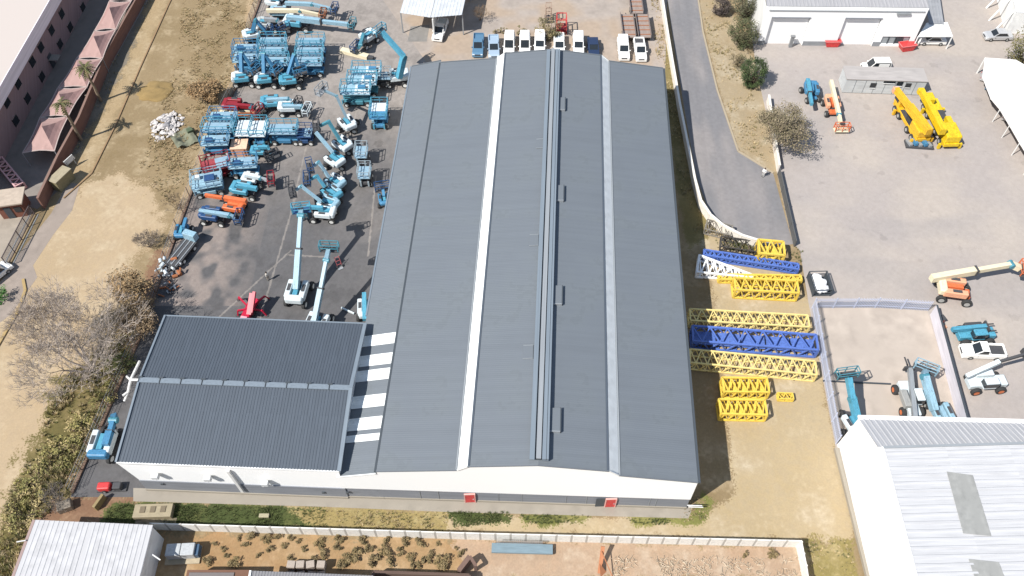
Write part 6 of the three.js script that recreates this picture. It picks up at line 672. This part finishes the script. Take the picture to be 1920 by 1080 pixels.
// ---------- people ----------
function person(label, px, py, turn, shirt, trousers, arms) {
  const N = 46, mc = new MarchingCubes(N, new THREE.MeshBasicMaterial(), false, false, 60000); mc.isolation = 0; const H = 1.1; // box is 2.2 m, centred at hip height
  const bones = [[[0, 0.98, 0], [0, 1.3, 0], 0.14, 0.16], [[0, 1.3, 0], [0, 1.46, 0], 0.15, 0.07], [[0, 1.46, 0], [0, 1.56, 0.01], 0.06, 0.06], [[0, 1.62, 0.01], [0, 1.66, 0.02], 0.105, 0.1]]; for (const s of [-1, 1]) { bones.push([[s * 0.09, 0.95, 0], [s * 0.1, 0.5, 0.05 * s], 0.1, 0.07], [[s * 0.1, 0.5, 0.05 * s], [s * 0.1, 0.08, -0.02 + 0.06 * s], 0.068, 0.05], [[s * 0.1, 0.06, -0.02 + 0.06 * s], [s * 0.11, 0.05, 0.14 + 0.06 * s], 0.05, 0.045], [[s * 0.18, 1.4, 0], [s * 0.26, 1.12, 0.02], 0.06, 0.048], [[s * 0.26, 1.12, 0.02], [s * 0.24, 0.88, arms], 0.046, 0.036], [[s * 0.24, 0.88, arms], [s * 0.24, 0.78, arms + 0.03], 0.04, 0.03]); }
  const sd = (x, y, z, [a, b, r1, r2]) => { const bx = b[0] - a[0], by = b[1] - a[1], bz = b[2] - a[2]; let t = ((x - a[0]) * bx + (y - a[1]) * by + (z - a[2]) * bz) / (bx * bx + by * by + bz * bz); t = clamp(t); return Math.hypot(x - a[0] - bx * t, y - a[1] - by * t, z - a[2] - bz * t) - lerp(r1, r2, t); };
  for (let k = 0; k < N; k++) for (let j = 0; j < N; j++) for (let i = 0; i < N; i++) { const x = ((i - N / 2) / (N / 2)) * H, y = ((j - N / 2) / (N / 2)) * H + 0.9, z = ((k - N / 2) / (N / 2)) * H; let d = 9; for (const b of bones) { const e = sd(x, y, z, b), h = Math.max(0, 0.03 - Math.abs(d - e)) / 0.03; d = Math.min(d, e) - h * h * 0.0075; } mc.field[i + j * N + k * N * N] = -d; }
  mc.update(); const n = mc.count, pos = new Float32Array(mc.positionArray.slice(0, n * 3)), nor = new Float32Array(mc.normalArray.slice(0, n * 3)), col = new Float32Array(n * 3); for (let i = 0; i < n; i++) { pos[i * 3] *= H; pos[i * 3 + 1] = pos[i * 3 + 1] * H + 0.9; pos[i * 3 + 2] *= H; const y = pos[i * 3 + 1], x = Math.abs(pos[i * 3]); const c = y > 1.47 ? [0.18, 0.1, 0.06] : y < 0.1 ? [0.03, 0.03, 0.03] : (x > 0.2 && y < 0.92) ? [0.18, 0.1, 0.06] : y > 0.96 || x > 0.19 ? shirt : trousers; col.set(c, i * 3); }
  const g = new THREE.BufferGeometry(); g.setAttribute('position', new THREE.BufferAttribute(pos, 3)); g.setAttribute('normal', new THREE.BufferAttribute(nor, 3)); g.setAttribute('color', new THREE.BufferAttribute(col, 3)); const t = thing('person', label, 'person', G(px, py), turn); mesh('body', g, LEAFM, t); const hg = new THREE.SphereGeometry(0.112, 14, 8, 0, 6.2832, 0, 1.5); hg.translate(0, 1.665, 0); mesh('hair', hg, M([0.02, 0.015, 0.012], { roughness: 0.9 }), t);
}
person('person in pale clothes walking across the machine yard', 504, 525, 1.2, [0.6, 0.56, 0.5], [0.35, 0.3, 0.24], 0.06); person('person in white shirt walking on the access road by the gate', 1430, 331, -0.6, [0.75, 0.74, 0.72], [0.5, 0.49, 0.47], 0.08);
renderer.render(scene, camera);
